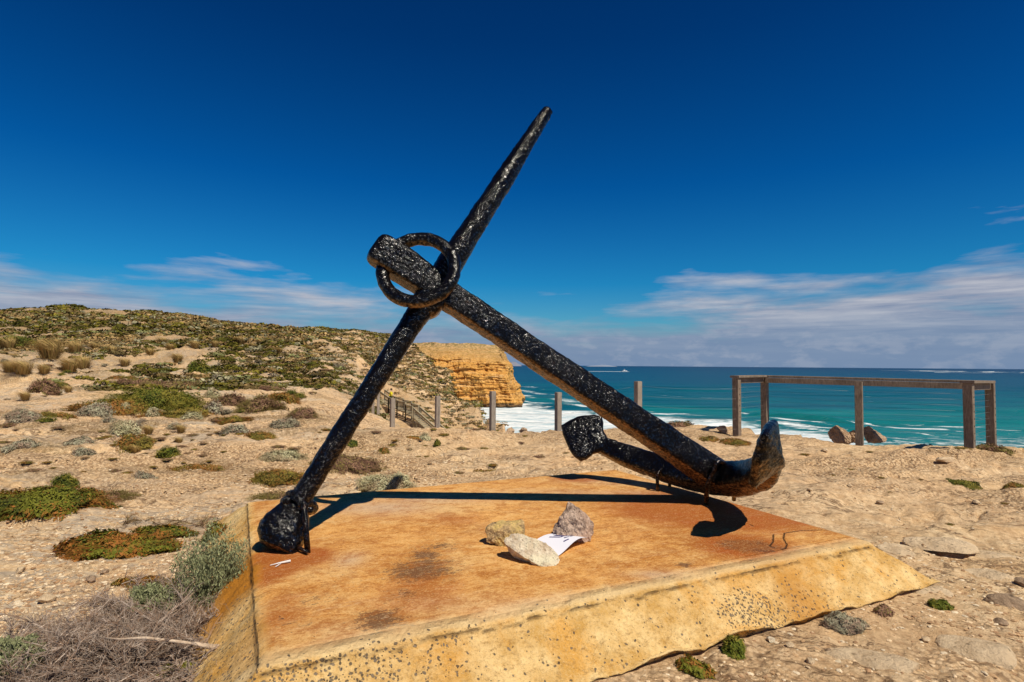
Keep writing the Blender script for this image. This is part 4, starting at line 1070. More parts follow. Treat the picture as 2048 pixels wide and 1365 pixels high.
def dome(seed, w, d, h, nleaf, ls, flat=1.0, upright=.5, core=.80, lump=.35, stick=0.0):
    """leafy cushion centred on the origin: lumpy dome of many leaves over a dark core"""
    r = np.random.default_rng(seed); n = nleaf
    dr = unit_dirs(n, r); lum = 1 + lump * (fbm(dr * 2.6 + seed * 3.1, 3, seed) - .5) * 2
    rad = r.uniform(.55, 1.0, n) ** .45 * lum
    sup = dr * rad[:, None]; P = sup * np.array([w / 2, d / 2, h])
    s = 1 if not callable(ls) else 1
    nn = dr * .9 + np.array([0, 0, .35]) + r.normal(size=(n, 3)) * .42
    a = np.cross(nn, r.normal(size=(n, 3))); a /= np.linalg.norm(a, axis=1)[:, None]; b = np.cross(nn, a); b /= np.linalg.norm(b, axis=1)[:, None]
    sz = ls * r.uniform(.6, 1.3, n)[:, None]
    clump = fbm(P / ls * .10 + seed, 2, seed + 3)
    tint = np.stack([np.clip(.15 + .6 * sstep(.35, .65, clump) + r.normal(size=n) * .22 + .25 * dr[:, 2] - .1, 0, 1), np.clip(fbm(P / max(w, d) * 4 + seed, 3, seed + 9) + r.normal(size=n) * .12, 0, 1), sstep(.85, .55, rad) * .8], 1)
    L = [quads(P, a * sz, b * sz * .42 / max(.4, flat), tint)]
    # core
    if core > 0:
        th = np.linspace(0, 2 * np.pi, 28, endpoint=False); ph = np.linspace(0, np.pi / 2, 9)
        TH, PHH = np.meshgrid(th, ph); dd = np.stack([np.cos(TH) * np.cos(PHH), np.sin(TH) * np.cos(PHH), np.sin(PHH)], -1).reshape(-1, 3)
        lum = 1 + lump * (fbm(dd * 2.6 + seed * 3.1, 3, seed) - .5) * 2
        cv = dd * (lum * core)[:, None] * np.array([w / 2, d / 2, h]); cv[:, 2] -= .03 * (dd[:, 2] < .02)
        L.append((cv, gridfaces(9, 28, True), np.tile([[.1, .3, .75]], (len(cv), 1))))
    if stick:
        m = int(n * stick); q = unit_dirs(m, r); e = q * (1 + .25 * r.random((m, 1))) * np.array([w / 2, d / 2, h]); s0 = e * r.uniform(.3, .6, (m, 1))
        L.append(tubes(s0, e, ls * .10, ls * .04, np.tile([[.5, .9, .2]], (m, 1))))
    return merge(L)
def tuft(seed, w, h, n, wd=.006):
    r = np.random.default_rng(seed); a = r.uniform(0, 2 * np.pi, n); o = r.uniform(0, .22, n) * w
    base = np.stack([np.cos(a) * o, np.sin(a) * o, -.02 + 0 * a], 1); lean = r.uniform(.05, .55, n) * w
    hh = h * r.uniform(.6, 1.1, n); d = np.stack([np.cos(a), np.sin(a), 0 * a], 1); wind = np.array([-.34, .05, 0]) * h
    m = base + d * lean[:, None] * .4 + np.array([0, 0, 1]) * hh[:, None] * .6; t = base + d * lean[:, None] + wind + np.array([0, 0, 1]) * hh[:, None] * (.96 - .3 * (lean / w))[:, None]
    sd = np.cross(d, (0, 0, 1)); wv = wd
    V = np.stack([base - sd * wv, base + sd * wv, m + sd * wv * .8, m - sd * wv * .8, t + sd * wv * .15, t - sd * wv * .15], 1).reshape(-1, 3)
    b = np.arange(n)[:, None] * 6; Fc = np.concatenate([b + np.array([[0, 1, 2, 3]]), b + np.array([[3, 2, 4, 5]])])
    tt = np.stack([r.random(n), r.random(n) * .8, 0 * a], 1); T = np.repeat(tt, 6, 0); T[0::6, 2] = .7; T[1::6, 2] = .7
    return V, Fc, T
def brush(seed, w, d, h, n, r0=.004, mainr=.009, leaf=0, fan=(0, 0)):
    """tangle of dry forking twigs rising and arching from a few roots"""
    r = np.random.default_rng(seed); S0 = []; S1 = []; R0 = []; R1 = []
    nm = max(6, n // 40)
    ends = []
    for k in range(nm):
        a = r.uniform(0, 2 * np.pi); el = r.uniform(.15, 1.1); dirv = np.array([math.cos(a) * math.cos(el) + fan[0], math.sin(a) * math.cos(el) + fan[1], math.sin(el)]); 
        p = np.array([r.normal() * w * .16, r.normal() * d * .16, 0]); L = r.uniform(.5, 1.0); rr = mainr * r.uniform(.5, 1)
        seg = 8
        for i in range(seg):
            step = dirv * np.array([w / 2, d / 2, h]) * L / seg; step = step + r.normal(size=3) * .12 * np.linalg.norm(step); q = p + step
            q[2] = max(q[2], .01); S0.append(p); S1.append(q); R0.append(rr); R1.append(rr * .84); rr *= .84; p = q; dirv = dirv + np.array([0, 0, -.09]) + r.normal(size=3) * .06; ends.append((p, dirv.copy(), rr))
    ne = len(ends)
    gen = ends
    per = max(1, int(n / ne))
    twigs = []
    for (p, dv, rr) in gen:
        for j in range(per):
            q = p; dd = dv + r.normal(size=3) * .65; dd[2] = abs(dd[2]) * .7; dd /= np.linalg.norm(dd); ln = r.uniform(.05, .17) * max(w, d) * .5; k2 = 3; r2 = min(rr * .6, r0)
            for i in range(k2):
                e = q + dd * ln / k2 * 1.4; e[2] = max(e[2], .005); S0.append(q); S1.append(e); R0.append(r2); R1.append(r2 * .7); r2 *= .7; q = e; dd = dd + r.normal(size=3) * .25
                if i == 1:
                    e2 = q + (dd + r.normal(size=3) * .6) * ln * .4; S0.append(q); S1.append(e2); R0.append(r2); R1.append(r2 * .5); twigs.append(e2)
            twigs.append(q)
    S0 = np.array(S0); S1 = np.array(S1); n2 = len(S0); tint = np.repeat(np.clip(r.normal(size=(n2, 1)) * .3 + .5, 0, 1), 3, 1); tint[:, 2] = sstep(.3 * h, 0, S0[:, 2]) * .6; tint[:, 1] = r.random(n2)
    return tubes(S0, S1, np.array(R0), np.array(R1), tint), np.array(twigs)

def plant_obj(name, data, mat, pos, rotz=0, tilt=True, parent=None):
    V, Fc, T = data
    if parent is None:
        c, s = math.cos(rotz), math.sin(rotz); V = np.stack([V[:, 0] * c - V[:, 1] * s, V[:, 0] * s + V[:, 1] * c, V[:, 2]], 1)
    return meshobj(name, V + np.array(pos), Fc, mat, origin=np.array(pos), smooth=False, attrs={'tint': T})
def ground_follow(V, pos, k=1.0):
    x = V[:, 0] + pos[0]; y = V[:, 1] + pos[1]; h = hfull(x, y); return V + np.stack([0 * x, 0 * x, (h - pos[2]) * k], 1)
def cushion(px, py, wpx, hpx, kind, lab, name='shrub', cat='shrub', dens=1.0, depth=.8, lump=.35, flatleaf=1.0, leaf=None, seed=None, stick=.06, core=.8, up=.5, n=None):
    """py = photo row of the plant's foot; wpx, hpx = its size in photo pixels"""
    g = onground(px, py)
    if g is None: return None
    sc_ = g[1] / F; w = wpx * sc_; d = w * depth; pj = F * CAMZ * d / (g[1] ** 2)
    if pj > hpx * .72: d *= hpx * .72 / pj; pj = hpx * .72
    h = max((hpx - pj * .8) * sc_, .09 * w, .02)
    seed = int(px * 7 + py) if seed is None else seed
    ls = leaf or max(.008, 1.1 * sc_ * 2.0)
    area = w * d + w * h * 2
    cnt = n or int(np.clip(area / (ls * ls) * 1.5 * dens, 150, 14000))
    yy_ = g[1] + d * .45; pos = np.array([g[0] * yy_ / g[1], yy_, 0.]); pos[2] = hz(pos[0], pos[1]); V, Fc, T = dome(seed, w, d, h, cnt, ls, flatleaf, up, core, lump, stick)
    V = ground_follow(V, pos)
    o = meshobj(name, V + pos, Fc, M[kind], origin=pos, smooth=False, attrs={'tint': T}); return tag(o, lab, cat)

cushion(300, 822, 235, 52, 'green', 'largest dark green spreading bush on the rock shelf left of the anchor', depth=.55, lump=.5)
cushion(215, 832, 170, 26, 'olive', 'low olive mat in front of the left half of the largest green bush', 'ground_cover_plant', 'plant', depth=.4)
cushion(345, 836, 170, 24, 'olive', 'low olive mat in front of the right half of the largest green bush', 'ground_cover_plant', 'plant', depth=.4)
cushion(193, 836, 72, 26, 'grey', 'domed brown grey cushion shrub at the left foot of the largest green bush')
cushion(250, 830, 22, 18, 'pale', 'tiny pale round cushion between the olive mats', 'cushion_shrub')
cushion(306, 836, 28, 20, 'pale', 'small pale round cushion in front of the middle of the green bush', 'cushion_shrub')
cushion(384, 838, 48, 22, 'pale', 'pale grey cushion shrub at the right foot of the green bush', 'cushion_shrub')
cushion(427, 830, 40, 34, 'grey', 'grey cushion shrub right of the largest green bush')
cushion(425, 800, 36, 20, 'pale', 'cream cushion shrub on the right shoulder of the green bush', 'cushion_shrub')
cushion(462, 812, 78, 26, 'brown', 'purple brown heath patch touching the right end of the green bush', 'heath_patch', depth=.7, stick=.3, lump=.5)
cushion(520, 828, 96, 34, 'brown', 'widest purple brown heath patch, right of the green bush', 'heath_patch', depth=.7, stick=.3, lump=.5)
cushion(565, 806, 70, 18, 'olive', 'olive heath patch behind the purple brown heath', 'heath_patch', depth=.7, stick=.2, lump=.5)
cushion(606, 838, 60, 18, 'brown', 'small brown heath patch nearest the sandy path', 'heath_patch', depth=.7, stick=.3, lump=.5)
cushion(470, 846, 80, 16, 'olive', 'olive strip under the purple brown heath', 'heath_patch', depth=.6, stick=.2, lump=.5)
cushion(540, 782, 70, 12, 'brown', 'flat brown heath strip high behind the heath belt', 'heath_patch', depth=.6, stick=.2)
cushion(110, 838, 90, 14, 'olive', 'thin olive mat left of the domed brown grey cushion', 'ground_cover_plant', 'plant', depth=.5, core=.4)
cushion(215, 1005, 110, 26, 'brown', 'dry brown stems spreading right from the large succulent mat', 'heath_patch', 'plant', leaf=.010, n=1800, lump=.6, core=.0, stick=.6)
cushion(560, 1000, 120, 24, 'brown', 'thin dry brown plant litter behind the left corner of the plinth', 'heath_patch', 'plant', leaf=.010, n=1500, lump=.6, core=.0, stick=.6)
cushion(310, 775, 170, 12, 'brown', 'long thin brown heath band behind the green bush', 'heath_patch', depth=.6)
cushion(247, 878, 62, 30, 'pale', 'yellowish white bushy shrub on the bare rock below the green bush')
cushion(160, 890, 60, 16, 'grey', 'small grey shrublet left of the yellowish white shrub')
cushion(272, 906, 72, 26, 'olive', 'brownish green clump below the yellowish white shrub', lump=.5)
cushion(170, 912, 48, 20, 'grey', 'grey shrublet with a green foot on the left rock shelf')
cushion(335, 920, 50, 26, 'green', 'small bright green bush alone on the rock shelf', lump=.5)
cushion(400, 750, 56, 26, 'green', 'green bush beside the sandy clearing on the left slope')
cushion(246, 762, 66, 10, 'olive', 'flat olive patch in the sandy clearing', 'ground_cover_plant', 'plant')
cushion(565, 925, 96, 30, 'pale', 'pale grey leafy shrub left of the upper stock shadow', dens=.9)
cushion(565, 976, 135, 42, 'olive', 'orange green heath mat just left of the stock', 'heath_patch', depth=.7, lump=.4)
cushion(695, 948, 150, 34, 'brown', 'brown heath mat just right of the stock', 'heath_patch', depth=.7, lump=.5, dens=.6)
cushion(660, 932, 50, 40, 'pale', 'pale tangled shrub hidden partly by the stock')
cushion(772, 984, 118, 38, 'pale', 'yellow grey cushion shrub right behind the plinth edge', depth=.5, dens=1.2)
cushion(40, 900, 70, 26, 'grey', 'grey shrub at the left border of the rock shelf')
cushion(45, 850, 60, 24, 'grey', 'dark grey shrub near the left border above the rock shelf')
cushion(90, 790, 60, 34, 'brown', 'brown bush among the tussocks at the left')
cushion(35, 700, 80, 28, 'green', 'rounded dark green bush high at the left border', depth=.5)
cushion(470, 868, 60, 30, 'grey', 'grey shrub in the middle of the shrub belt')
cushion(570, 856, 60, 24, 'grey', 'grey green shrub at the right end of the shrub belt')
cushion(520, 880, 60, 14, 'olive', 'thin olive strip under the shrub belt', 'ground_cover_plant', 'plant')
cushion(395, 940, 120, 12, 'olive', 'sparse dry green strip on the rock shelf', 'ground_cover_plant', 'plant', core=.3, dens=.5)
cushion(290, 958, 44, 14, 'grey', 'tiny grey shrublet above the sandy strip')
cushion(1355, 855, 66, 15, 'brown', 'reddish heath clump on the cliff rim right of the shank', 'heath_patch', depth=.6)
cushion(1075, 858, 74, 12, 'brown', 'dark heath strip on the rim left of the far fluke', 'heath_patch', depth=.4, stick=.3)
cushion(1470, 895, 66, 14, 'olive', 'low olive plant between the fluke and the left railing post', 'ground_cover_plant', 'plant', core=.4)
cushion(1420, 884, 40, 12, 'olive', 'small olive plant behind the curved iron rod', 'ground_cover_plant', 'plant', core=.4)
cushion(1928, 976, 62, 14, 'green', 'flat green mat on the rock right of the plinth', 'ground_cover_plant', 'plant', dens=1.2)
cushion(2026, 978, 44, 14, 'olive', 'green mat at the right border of the rock', 'ground_cover_plant', 'plant')
cushion(850, 884, 26, 14, 'pale', 'tiny pale green tuft behind the plinth', 'small_plant', 'plant')
cushion(874, 894, 16, 16, 'green', 'tiny dark green tuft behind the plinth', 'small_plant', 'plant')
cushion(830, 880, 34, 7, 'olive', 'small olive streak of leaves behind the plinth', 'small_plant', 'plant', core=.3)
cushion(968, 945, 46, 9, 'olive', 'sparse dry plant on gravel behind the plinth', 'small_plant', 'plant', core=.0, dens=.5)
cushion(704, 902, 26, 9, 'green', 'grassy green tuft just right of the stock', 'small_plant', 'plant')
cushion(768, 910, 26, 8, 'olive', 'yellow green tuft on the bare rock right of the stock', 'small_plant', 'plant')
cushion(1985, 905, 70, 18, 'brown', 'dry dark scrub at the foot of the right railing posts', 'heath_patch', core=.5, stick=.4)
cushion(1690, 1276, 78, 46, 'grey', 'silver grey cushion plant at the foot of the front flank', 'cushion_shrub', leaf=.010, n=3800, lump=.45, flatleaf=1.3)
cushion(1880, 1222, 44, 26, 'green', 'small green and red plant near the right foot of the plinth', 'small_plant', 'plant', leaf=.010, n=900)
cushion(1768, 1236, 36, 20, 'brown', 'small reddish brown plant under the plinth edge', 'small_plant', 'plant', leaf=.009, n=700)
cushion(1468, 1322, 44, 44, 'green', 'dark green rosette plant under the plinth edge', 'small_plant', 'plant', leaf=.012, n=1200, lump=.5)
cushion(1392, 1356, 70, 38, 'mat', 'leafy yellow green plant at the bottom edge under the plinth', 'small_plant', 'plant', leaf=.014, n=900, lump=.6, core=.4)
# foreground left: succulent mats, saltbush and dead brush
cushion(85, 1052, 250, 88, 'mat', 'large green and orange succulent mat at the left border', 'succulent_mat', 'plant', depth=1.15, lump=.4, leaf=.016, n=13000, flatleaf=.8)
cushion(150, 1010, 110, 40, 'olive', 'brownish heath growing on top of the large succulent mat', 'heath_patch', 'plant', leaf=.012, n=3500, lump=.6, core=.4, stick=.2)
cushion(130, 985, 50, 34, 'green', 'small upright dark bush at the back of the large succulent mat', 'small_bush', leaf=.014, n=1200)
cushion(235, 1118, 230, 58, 'mat', 'green and orange succulent mat beside the dead brush', 'succulent_mat', 'plant', depth=.75, lump=.5, leaf=.017, n=9000, flatleaf=.8, seed=91)
cushion(330, 1085, 120, 34, 'mat', 'succulent mat strip behind the silver bush', 'succulent_mat', 'plant', depth=.8, lump=.5, leaf=.016, n=3500, flatleaf=.8)
cushion(432, 1090, 60, 48, 'mat', 'narrow succulent clump against the left flank of the plinth', 'succulent_mat', 'plant', leaf=.015, n=2200)
cushion(300, 1180, 150, 24, 'olive', 'thin yellow olive ground plant under the dead twigs', 'ground_cover_plant', 'plant', leaf=.012, n=2500, core=.2, depth=.8)
cushion(360, 1375, 90, 50, 'green', 'small green plant at the bottom edge beside the plinth', 'small_plant', 'plant', leaf=.014, n=1200, core=.4)

def saltbush(px, py, wpx, hpx, lab, seed):
    g = onground(px, py); k = g[1] / F; w = wpx * k; h = hpx * k; r = np.random.default_rng(seed)
    R_ = root('saltbush', g, lab, 'shrub'); (V, Fc, T), tw = brush(seed, w, w * .8, h, 420, .0025, .006)
    T = T.copy(); meshobj('branches', V + g, Fc, M['twig'], R_, smooth=False, attrs={'tint': T})
    n = 9000; dr = unit_dirs(n, r, .25); rad = r.uniform(.3, 1.0, n) ** .5 * (1 + .5 * (fbm(dr * 3.5 + seed, 3, seed) - .5) * 2); P = dr * rad[:, None] * np.array([w / 2, w * .4, h])
    tw2 = tw[r.integers(0, len(tw), 3000)] + r.normal(size=(3000, 3)) * .012; P = np.concatenate([P, tw2]); m = len(P)
    a = np.array([0, 0, 1.]) + r.normal(size=(m, 3)) * .55; a /= np.linalg.norm(a, axis=1)[:, None]; b = np.cross(a, r.normal(size=(m, 3))); b /= np.linalg.norm(b, axis=1)[:, None]; s = .010 * r.uniform(.6, 1.3, (m, 1))
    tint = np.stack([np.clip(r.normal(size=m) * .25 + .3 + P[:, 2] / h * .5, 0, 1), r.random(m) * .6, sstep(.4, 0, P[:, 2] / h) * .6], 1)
    V, Fc, T = quads(P, a * s, b * s * .38, tint); meshobj('foliage', V + g, Fc, M['sage'], R_, smooth=False, attrs={'tint': T})
M['sage'] = leaf_mat('sage_green_leaves', (.10, .11, .045), (.32, .335, .17), (.26, .25, .13))
saltbush(424, 1205, 150, 135, 'sage green saltbush against the left flank of the plinth', 401)
saltbush(38, 1345, 90, 60, 'small sage saltbush at the left border in the dead brush', 402)
saltbush(300, 1225, 90, 46, 'faint sage shrublet inside the dead brush', 403)

def deadbrush(px, py, wpx, hpx, lab, seed, n, mat='twig', d=.8, fan=(0, 0), r0=.0034, mr=.009):
    n = int(n * .6)
    g = onground(px, py); k = g[1] / F; w = wpx * k; h = hpx * k
    (V, Fc, T), tw = brush(seed, w, w * d, h, n, r0, mr, fan=fan); V = ground_follow(V, g)
    o = meshobj('dead_bush', V + g, Fc, M[mat], origin=g, smooth=False, attrs={'tint': T}); return tag(o, lab, 'dead bush')
deadbrush(390, 1270, 330, 150, 'dense grey dead bush leaning against the plinth flank', 501, 3200, fan=(-.15, .1))
deadbrush(250, 1330, 500, 165, 'widest grey dead bush at the bottom left', 502, 3600, fan=(-.2, 0))
deadbrush(60, 1352, 360, 150, 'grey dead bush in the bottom left corner', 503, 2600)
deadbrush(240, 1225, 240, 80, 'sparse upper dead bush below the succulent mat', 504, 1100, fan=(-.2, 0))
deadbrush(440, 1365, 220, 90, 'dark dead twigs at the bottom edge beside the plinth', 505, 1200, d=.5)
deadbrush(150, 1290, 300, 90, 'brown tinged dead bush in the middle of the brush pile', 507, 1500)
deadbrush(330, 1195, 190, 60, 'brown dead twigs between the succulent mat and the sage bush', 509, 700)
deadbrush(390, 1055, 230, 42, 'thin reddish dry stems behind the succulent mats', 506, 900, 'brown', .6, r0=.0022, mr=.004)
deadbrush(270, 1045, 120, 44, 'thin reddish dry stems at the left end of the succulent mat', 508, 500, 'brown', .6, r0=.0022, mr=.004)
def litter():
    # fallen twigs lying under the brush
    r = np.random.default_rng(5); n = 5200
    px = r.uniform(-60, 470, n); py = 1150 + (r.random(n) ** .8) * 300
    keep = (py > 1430 - px * .62 - r.random(n) * 120); px, py = px[keep], py[keep]; P = np.array([onz(a, b, 0) for a, b in zip(px, py)]); m = len(P)
    un, vv = slabuv(P[:, 0], P[:, 1]); P = P[un < -.18]; m = len(P)
    P[:, 2] = hfull(P[:, 0], P[:, 1]) + r.random(m) * .05; a = r.uniform(0, 2 * np.pi, m); L = r.uniform(.04, .16, m); D_ = np.stack([np.cos(a) * L, np.sin(a) * L, r.normal(size=m) * .02], 1)
    tint = np.stack([r.random(m), r.random(m), r.random(m) * .6], 1); V, Fc, T = tubes(P, P + D_, np.full(m, .0025), np.full(m, .0015), tint)
    o = meshobj('twig_litter', V, Fc, M['twig'], smooth=False, attrs={'tint': T}); tag(o, 'loose dead twigs strewn over the ground under the brush', 'twigs', kind='stuff')
litter()
mb = MB(); pts = [onz(432, 1296, .09), onz(390, 1288, .13), onz(340, 1282, .15), onz(290, 1276, .17), onz(240, 1279, .16), onz(195, 1275, .14)]
mb.tube(pts, [.014, .0075, .0065, .006, .004, .002], 8); mb.tube([onz(432, 1296, .09), onz(436, 1303, .04), onz(428, 1312, .02)], [.016, .014, .006], 8)
tag(mb.build('fallen_branch', M['branch'], origin=pts[0], smooth=True), 'pale bleached branch lying across the dead brush', 'branch')

# repeated midground plants: prototypes copied over the left plateau
def proto(kind, mat, seed):
    if kind == 'tussock_grass': d = tuft(seed, 1.0, .8, 420, .008)
    else: d = dome(seed, 1.0, .8, {'cushion_shrub': .42, 'small_bush': .36, 'heath_patch': .16}[kind], 1100, .034, lump=.5, core=.6)
    me = meshobj(kind, d[0], d[1], M[mat], smooth=False, attrs={'tint': d[2]}); data = me.data; bpy.data.objects.remove(me); return data
KINDS = {'tussock_grass': ('straw', 'tan windblown tussock on the sandy slope at the left', 'grass tussock', 'tan tussocks on the left slope', [(0, 0)]),
         'cushion_shrub': ('grey', 'small silvery grey cushion shrub scattered over the left plateau', 'shrub', 'small grey cushion shrubs on the left plateau', []),
         'small_bush': ('green', 'small dark green bush scattered over the left plateau', 'shrub', 'small green bushes on the left plateau', []),
         'heath_patch': ('brown', 'low brown heath patch scattered over the left plateau', 'plant', 'low brown heath patches on the left plateau', [])}
PR = {k: [proto(k, v[0], 600 + i) for i in range(4)] for k, v in KINDS.items()}
OL = [proto('heath_patch', 'olive', 640 + i) for i in range(3)]
def place(kind, px, py, wpx, hs=1.0, datas=None, lab=None, group=None):
    g = onground(px, py)
    if g is None: return
    w = wpx * g[1] / F; ds = datas or PR[kind]; o = bpy.data.objects.new(kind, random.choice(ds)); C.objects.link(o); o.location = tuple(g); o.rotation_euler = (0, 0, random.uniform(-.5, .5) if kind == 'tussock_grass' else random.uniform(0, 6.28)); o.scale = (w, w, w * hs)
    v = KINDS[kind]; tag(o, lab or v[1], v[2], group or v[3])
for (px, py, w) in ((100, 720, 60), (45, 760, 44), (88, 756, 30), (20, 745, 36), (140, 744, 42), (165, 738, 40), (250, 733, 26), (150, 706, 36), (225, 708, 26), (110, 700, 30), (355, 726, 30), (300, 712, 24), (325, 690, 22), (390, 700, 24), (505, 700, 20), (480, 690, 22), (430, 694, 20), (520, 690, 18), (560, 706, 16), (297, 868, 26), (362, 866, 24), (358, 886, 18), (136, 786, 22), (50, 800, 26), (18, 700, 40), (270, 906, 24), (620, 705, 16), (190, 700, 22), (340, 700, 20)):
    place('tussock_grass', px, py, w * 1.15, .78)
rr = random.Random(11)
for i in range(150):
    px = rr.uniform(0, 690); py = 728 + 130 * rr.random() ** 1.3
    if 120 < px < 445 and 768 < py < 842: continue
    if 150 < px < 370 and 738 < py < 768 and rr.random() < .8: continue
    if px > 600 and py > 800: continue
    k = rr.choice(['cushion_shrub', 'cushion_shrub', 'small_bush', 'heath_patch', 'heath_patch']); w = rr.uniform(12, 34) * (.5 + (py - 700) / 200)
    place(k, px, py, w, rr.uniform(.6, 1.1))
for i in range(90):
    px = rr.uniform(0, 1150); py = rr.uniform(858, 950)
    if 470 < px < 700 and py > 900: continue
    un, vv = slabuv(*onz(px, py, 0)[:2])
    if un > -.4 and vv < L2 + .4 and un < L1 + .5: continue
    place('heath_patch', px, py, rr.uniform(8, 30), rr.uniform(.4, .9), OL if rr.random() < .6 else None, 'thin low green or brown mat on the flat rock behind the plinth', 'thin low mats on the flat rock')
for (px, py, w) in ((1760, 958, 18), (1840, 960, 14), (1610, 912, 22), (1700, 940, 20), (1420, 972, 0), (1740, 905, 16), (2010, 1010, 18), (1665, 952, 16), (1925, 898, 30), (1900, 1050, 20), (1780, 985, 12)):
    if w: place('heath_patch', px, py, w, .6, OL, 'tiny low mat in a crack of the rock right of the plinth', 'tiny mats in cracks of the right rock')

# hillside scrub that nobody could count
def hillscrub():
    r = np.random.default_rng(9)
    def batch(N, dmin, dmax, K, nm, lab, seed):
        px = r.uniform(-1100, 1010, N); d = np.exp(r.uniform(math.log(dmin), math.log(dmax), N)); x = (px - 1024) / F * d; y = d
        z = hfull(x, y)
        dens = fbm(xyz(x * .09, y * .07), 4, 501); patchy = fbm(xyz(x * .5, y * .25), 3, 505); sandy = fbm(xyz(x * .11, y * .05), 3, 503)
        flank = sstep(600, 720, px)
        ok = (z > -14) & ((dens * .55 + patchy * .45 + .35 * sstep(45, 90, d) * (1 - flank) + .23 * flank - .10 * sstep(75, 35, d) * (1 - flank)) > .53 - .10 * r.random(N)) & (sandy < .63 + .1 * flank)
        ok &= ~((d < 30) & (px > 560) & (px < 700))
        x, y, z, d, px, flank = x[ok], y[ok], z[ok], d[ok], px[ok], flank[ok]
        bd = np.full(x.shape, 99.)
        for p, q in zip(STP[:-1], STP[1:]):
            dd_ = (q - p)[:2]; t = np.clip(((x - p[0]) * dd_[0] + (y - p[1]) * dd_[1]) / (dd_ @ dd_), 0, 1); bd = np.minimum(bd, np.hypot(x - p[0] - t * dd_[0], y - p[1] - t * dd_[1]))
        k = bd > 2.2; x, y, z, d, px, flank = x[k], y[k], z[k], d[k], px[k], flank[k]; n = len(x); print(nm, n)
        R_ = r.uniform(.28, .95, n) ** 1.4 * (.42 + d / 115) * (1 - .35 * flank); hh = R_ * r.uniform(.28, .55, n) * (1 - .3 * flank)
        dr = r.normal(size=(n, K, 3)); dr[..., 2] = np.abs(dr[..., 2]); dr /= np.linalg.norm(dr, axis=2)[..., None]
        rad = r.uniform(.5, 1, (n, K, 1)) ** .5; P = dr * rad * np.stack([R_ * 1.25, R_ * .8, hh], 1)[:, None, :]
        P = np.stack([x[:, None] + P[..., 0], y[:, None] + P[..., 1], z[:, None] + P[..., 2] - .03], -1).reshape(-1, 3)
        nn = dr.reshape(-1, 3) * .9 + np.array([0, 0, .3]) + r.normal(size=(n * K, 3)) * .4
        a = np.cross(nn, r.normal(size=(n * K, 3))); a /= np.linalg.norm(a, axis=1)[:, None]; b = np.cross(nn, a); b /= np.linalg.norm(b, axis=1)[:, None]
        s = np.repeat(R_ * 1.55 / math.sqrt(K), K)[:, None] * r.uniform(.6, 1.3, (n * K, 1))
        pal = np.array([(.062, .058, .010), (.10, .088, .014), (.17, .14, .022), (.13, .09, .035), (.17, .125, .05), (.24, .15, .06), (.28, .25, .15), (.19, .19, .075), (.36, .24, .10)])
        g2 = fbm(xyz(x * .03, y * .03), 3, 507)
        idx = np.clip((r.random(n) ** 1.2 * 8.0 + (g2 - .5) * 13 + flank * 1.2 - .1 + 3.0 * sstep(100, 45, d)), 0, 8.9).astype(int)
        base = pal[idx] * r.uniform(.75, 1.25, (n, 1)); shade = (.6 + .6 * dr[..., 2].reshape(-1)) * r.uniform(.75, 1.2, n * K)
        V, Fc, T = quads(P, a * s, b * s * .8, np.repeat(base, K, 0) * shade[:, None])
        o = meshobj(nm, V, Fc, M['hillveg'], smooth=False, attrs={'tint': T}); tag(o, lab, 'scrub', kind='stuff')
    batch(19000, 26, 75, 56, 'slope_scrub', 'low grey green and brown scrub on the near slope', 1)
    batch(64000, 70, 240, 20, 'hillside_scrub', 'dense low green and brown coastal scrub covering the hillside', 2)
hillscrub()

# ------------------------------------------------------------------ loose stones and gravel
def flatstone(px, py, wpx, dpx, h, lab, seed, mat='lime', group=None):
    g = onground(px, py); k = g[1] / F; w = wpx * k; d = abs(onz(px, py - dpx / 2)[1] - onz(px, py + dpx / 2)[1])
    return rock('flat_stone', g - np.array([0, 0, h * .35]), (w, d, h * 2), seed, M[mat], lab, (random.uniform(-.05, .05), random.uniform(-.05, .05), -.35), 7, 5, .05, lift=0, group=group)
flatstone(1878, 1088, 120, 38, .045, 'long pale flat stone right of the plinth corner', 21)
flatstone(1985, 1158, 110, 34, .05, 'pale flat stone near the right border, above the dark boulder', 22)
flatstone(1990, 1115, 130, 22, .04, 'thin pale stone tongue at the right border', 23)
flatstone(1805, 1105, 90, 30, .04, 'pale flat stone touching the plinth corner', 24)
flatstone(1965, 1300, 150, 60, .045, 'large pale flat slab in the bottom right corner', 25)
flatstone(1760, 1330, 200, 50, .035, 'broad pale slab at the bottom edge right of the plants', 26)
flatstone(1560, 1052, 130, 20, .02, 'smooth pale bedrock hump behind the right edge of the plinth', 27)
flatstone(1850, 1180, 90, 30, .03, 'pale stone at the right foot of the plinth', 28)
g = onground(2020, 1205); rock('boulder', g - np.array([0, 0, .05]), (.34, .22, .17), 31, M['dk'], 'dark brown grey boulder at the right border', (0, .05, -.5), 8, 5, .05, lift=.03)
g = onground(2045, 1172); rock('boulder', g, (.08, .08, .06), 32, M['dk'], 'small dark stone above the boulder at the right border')
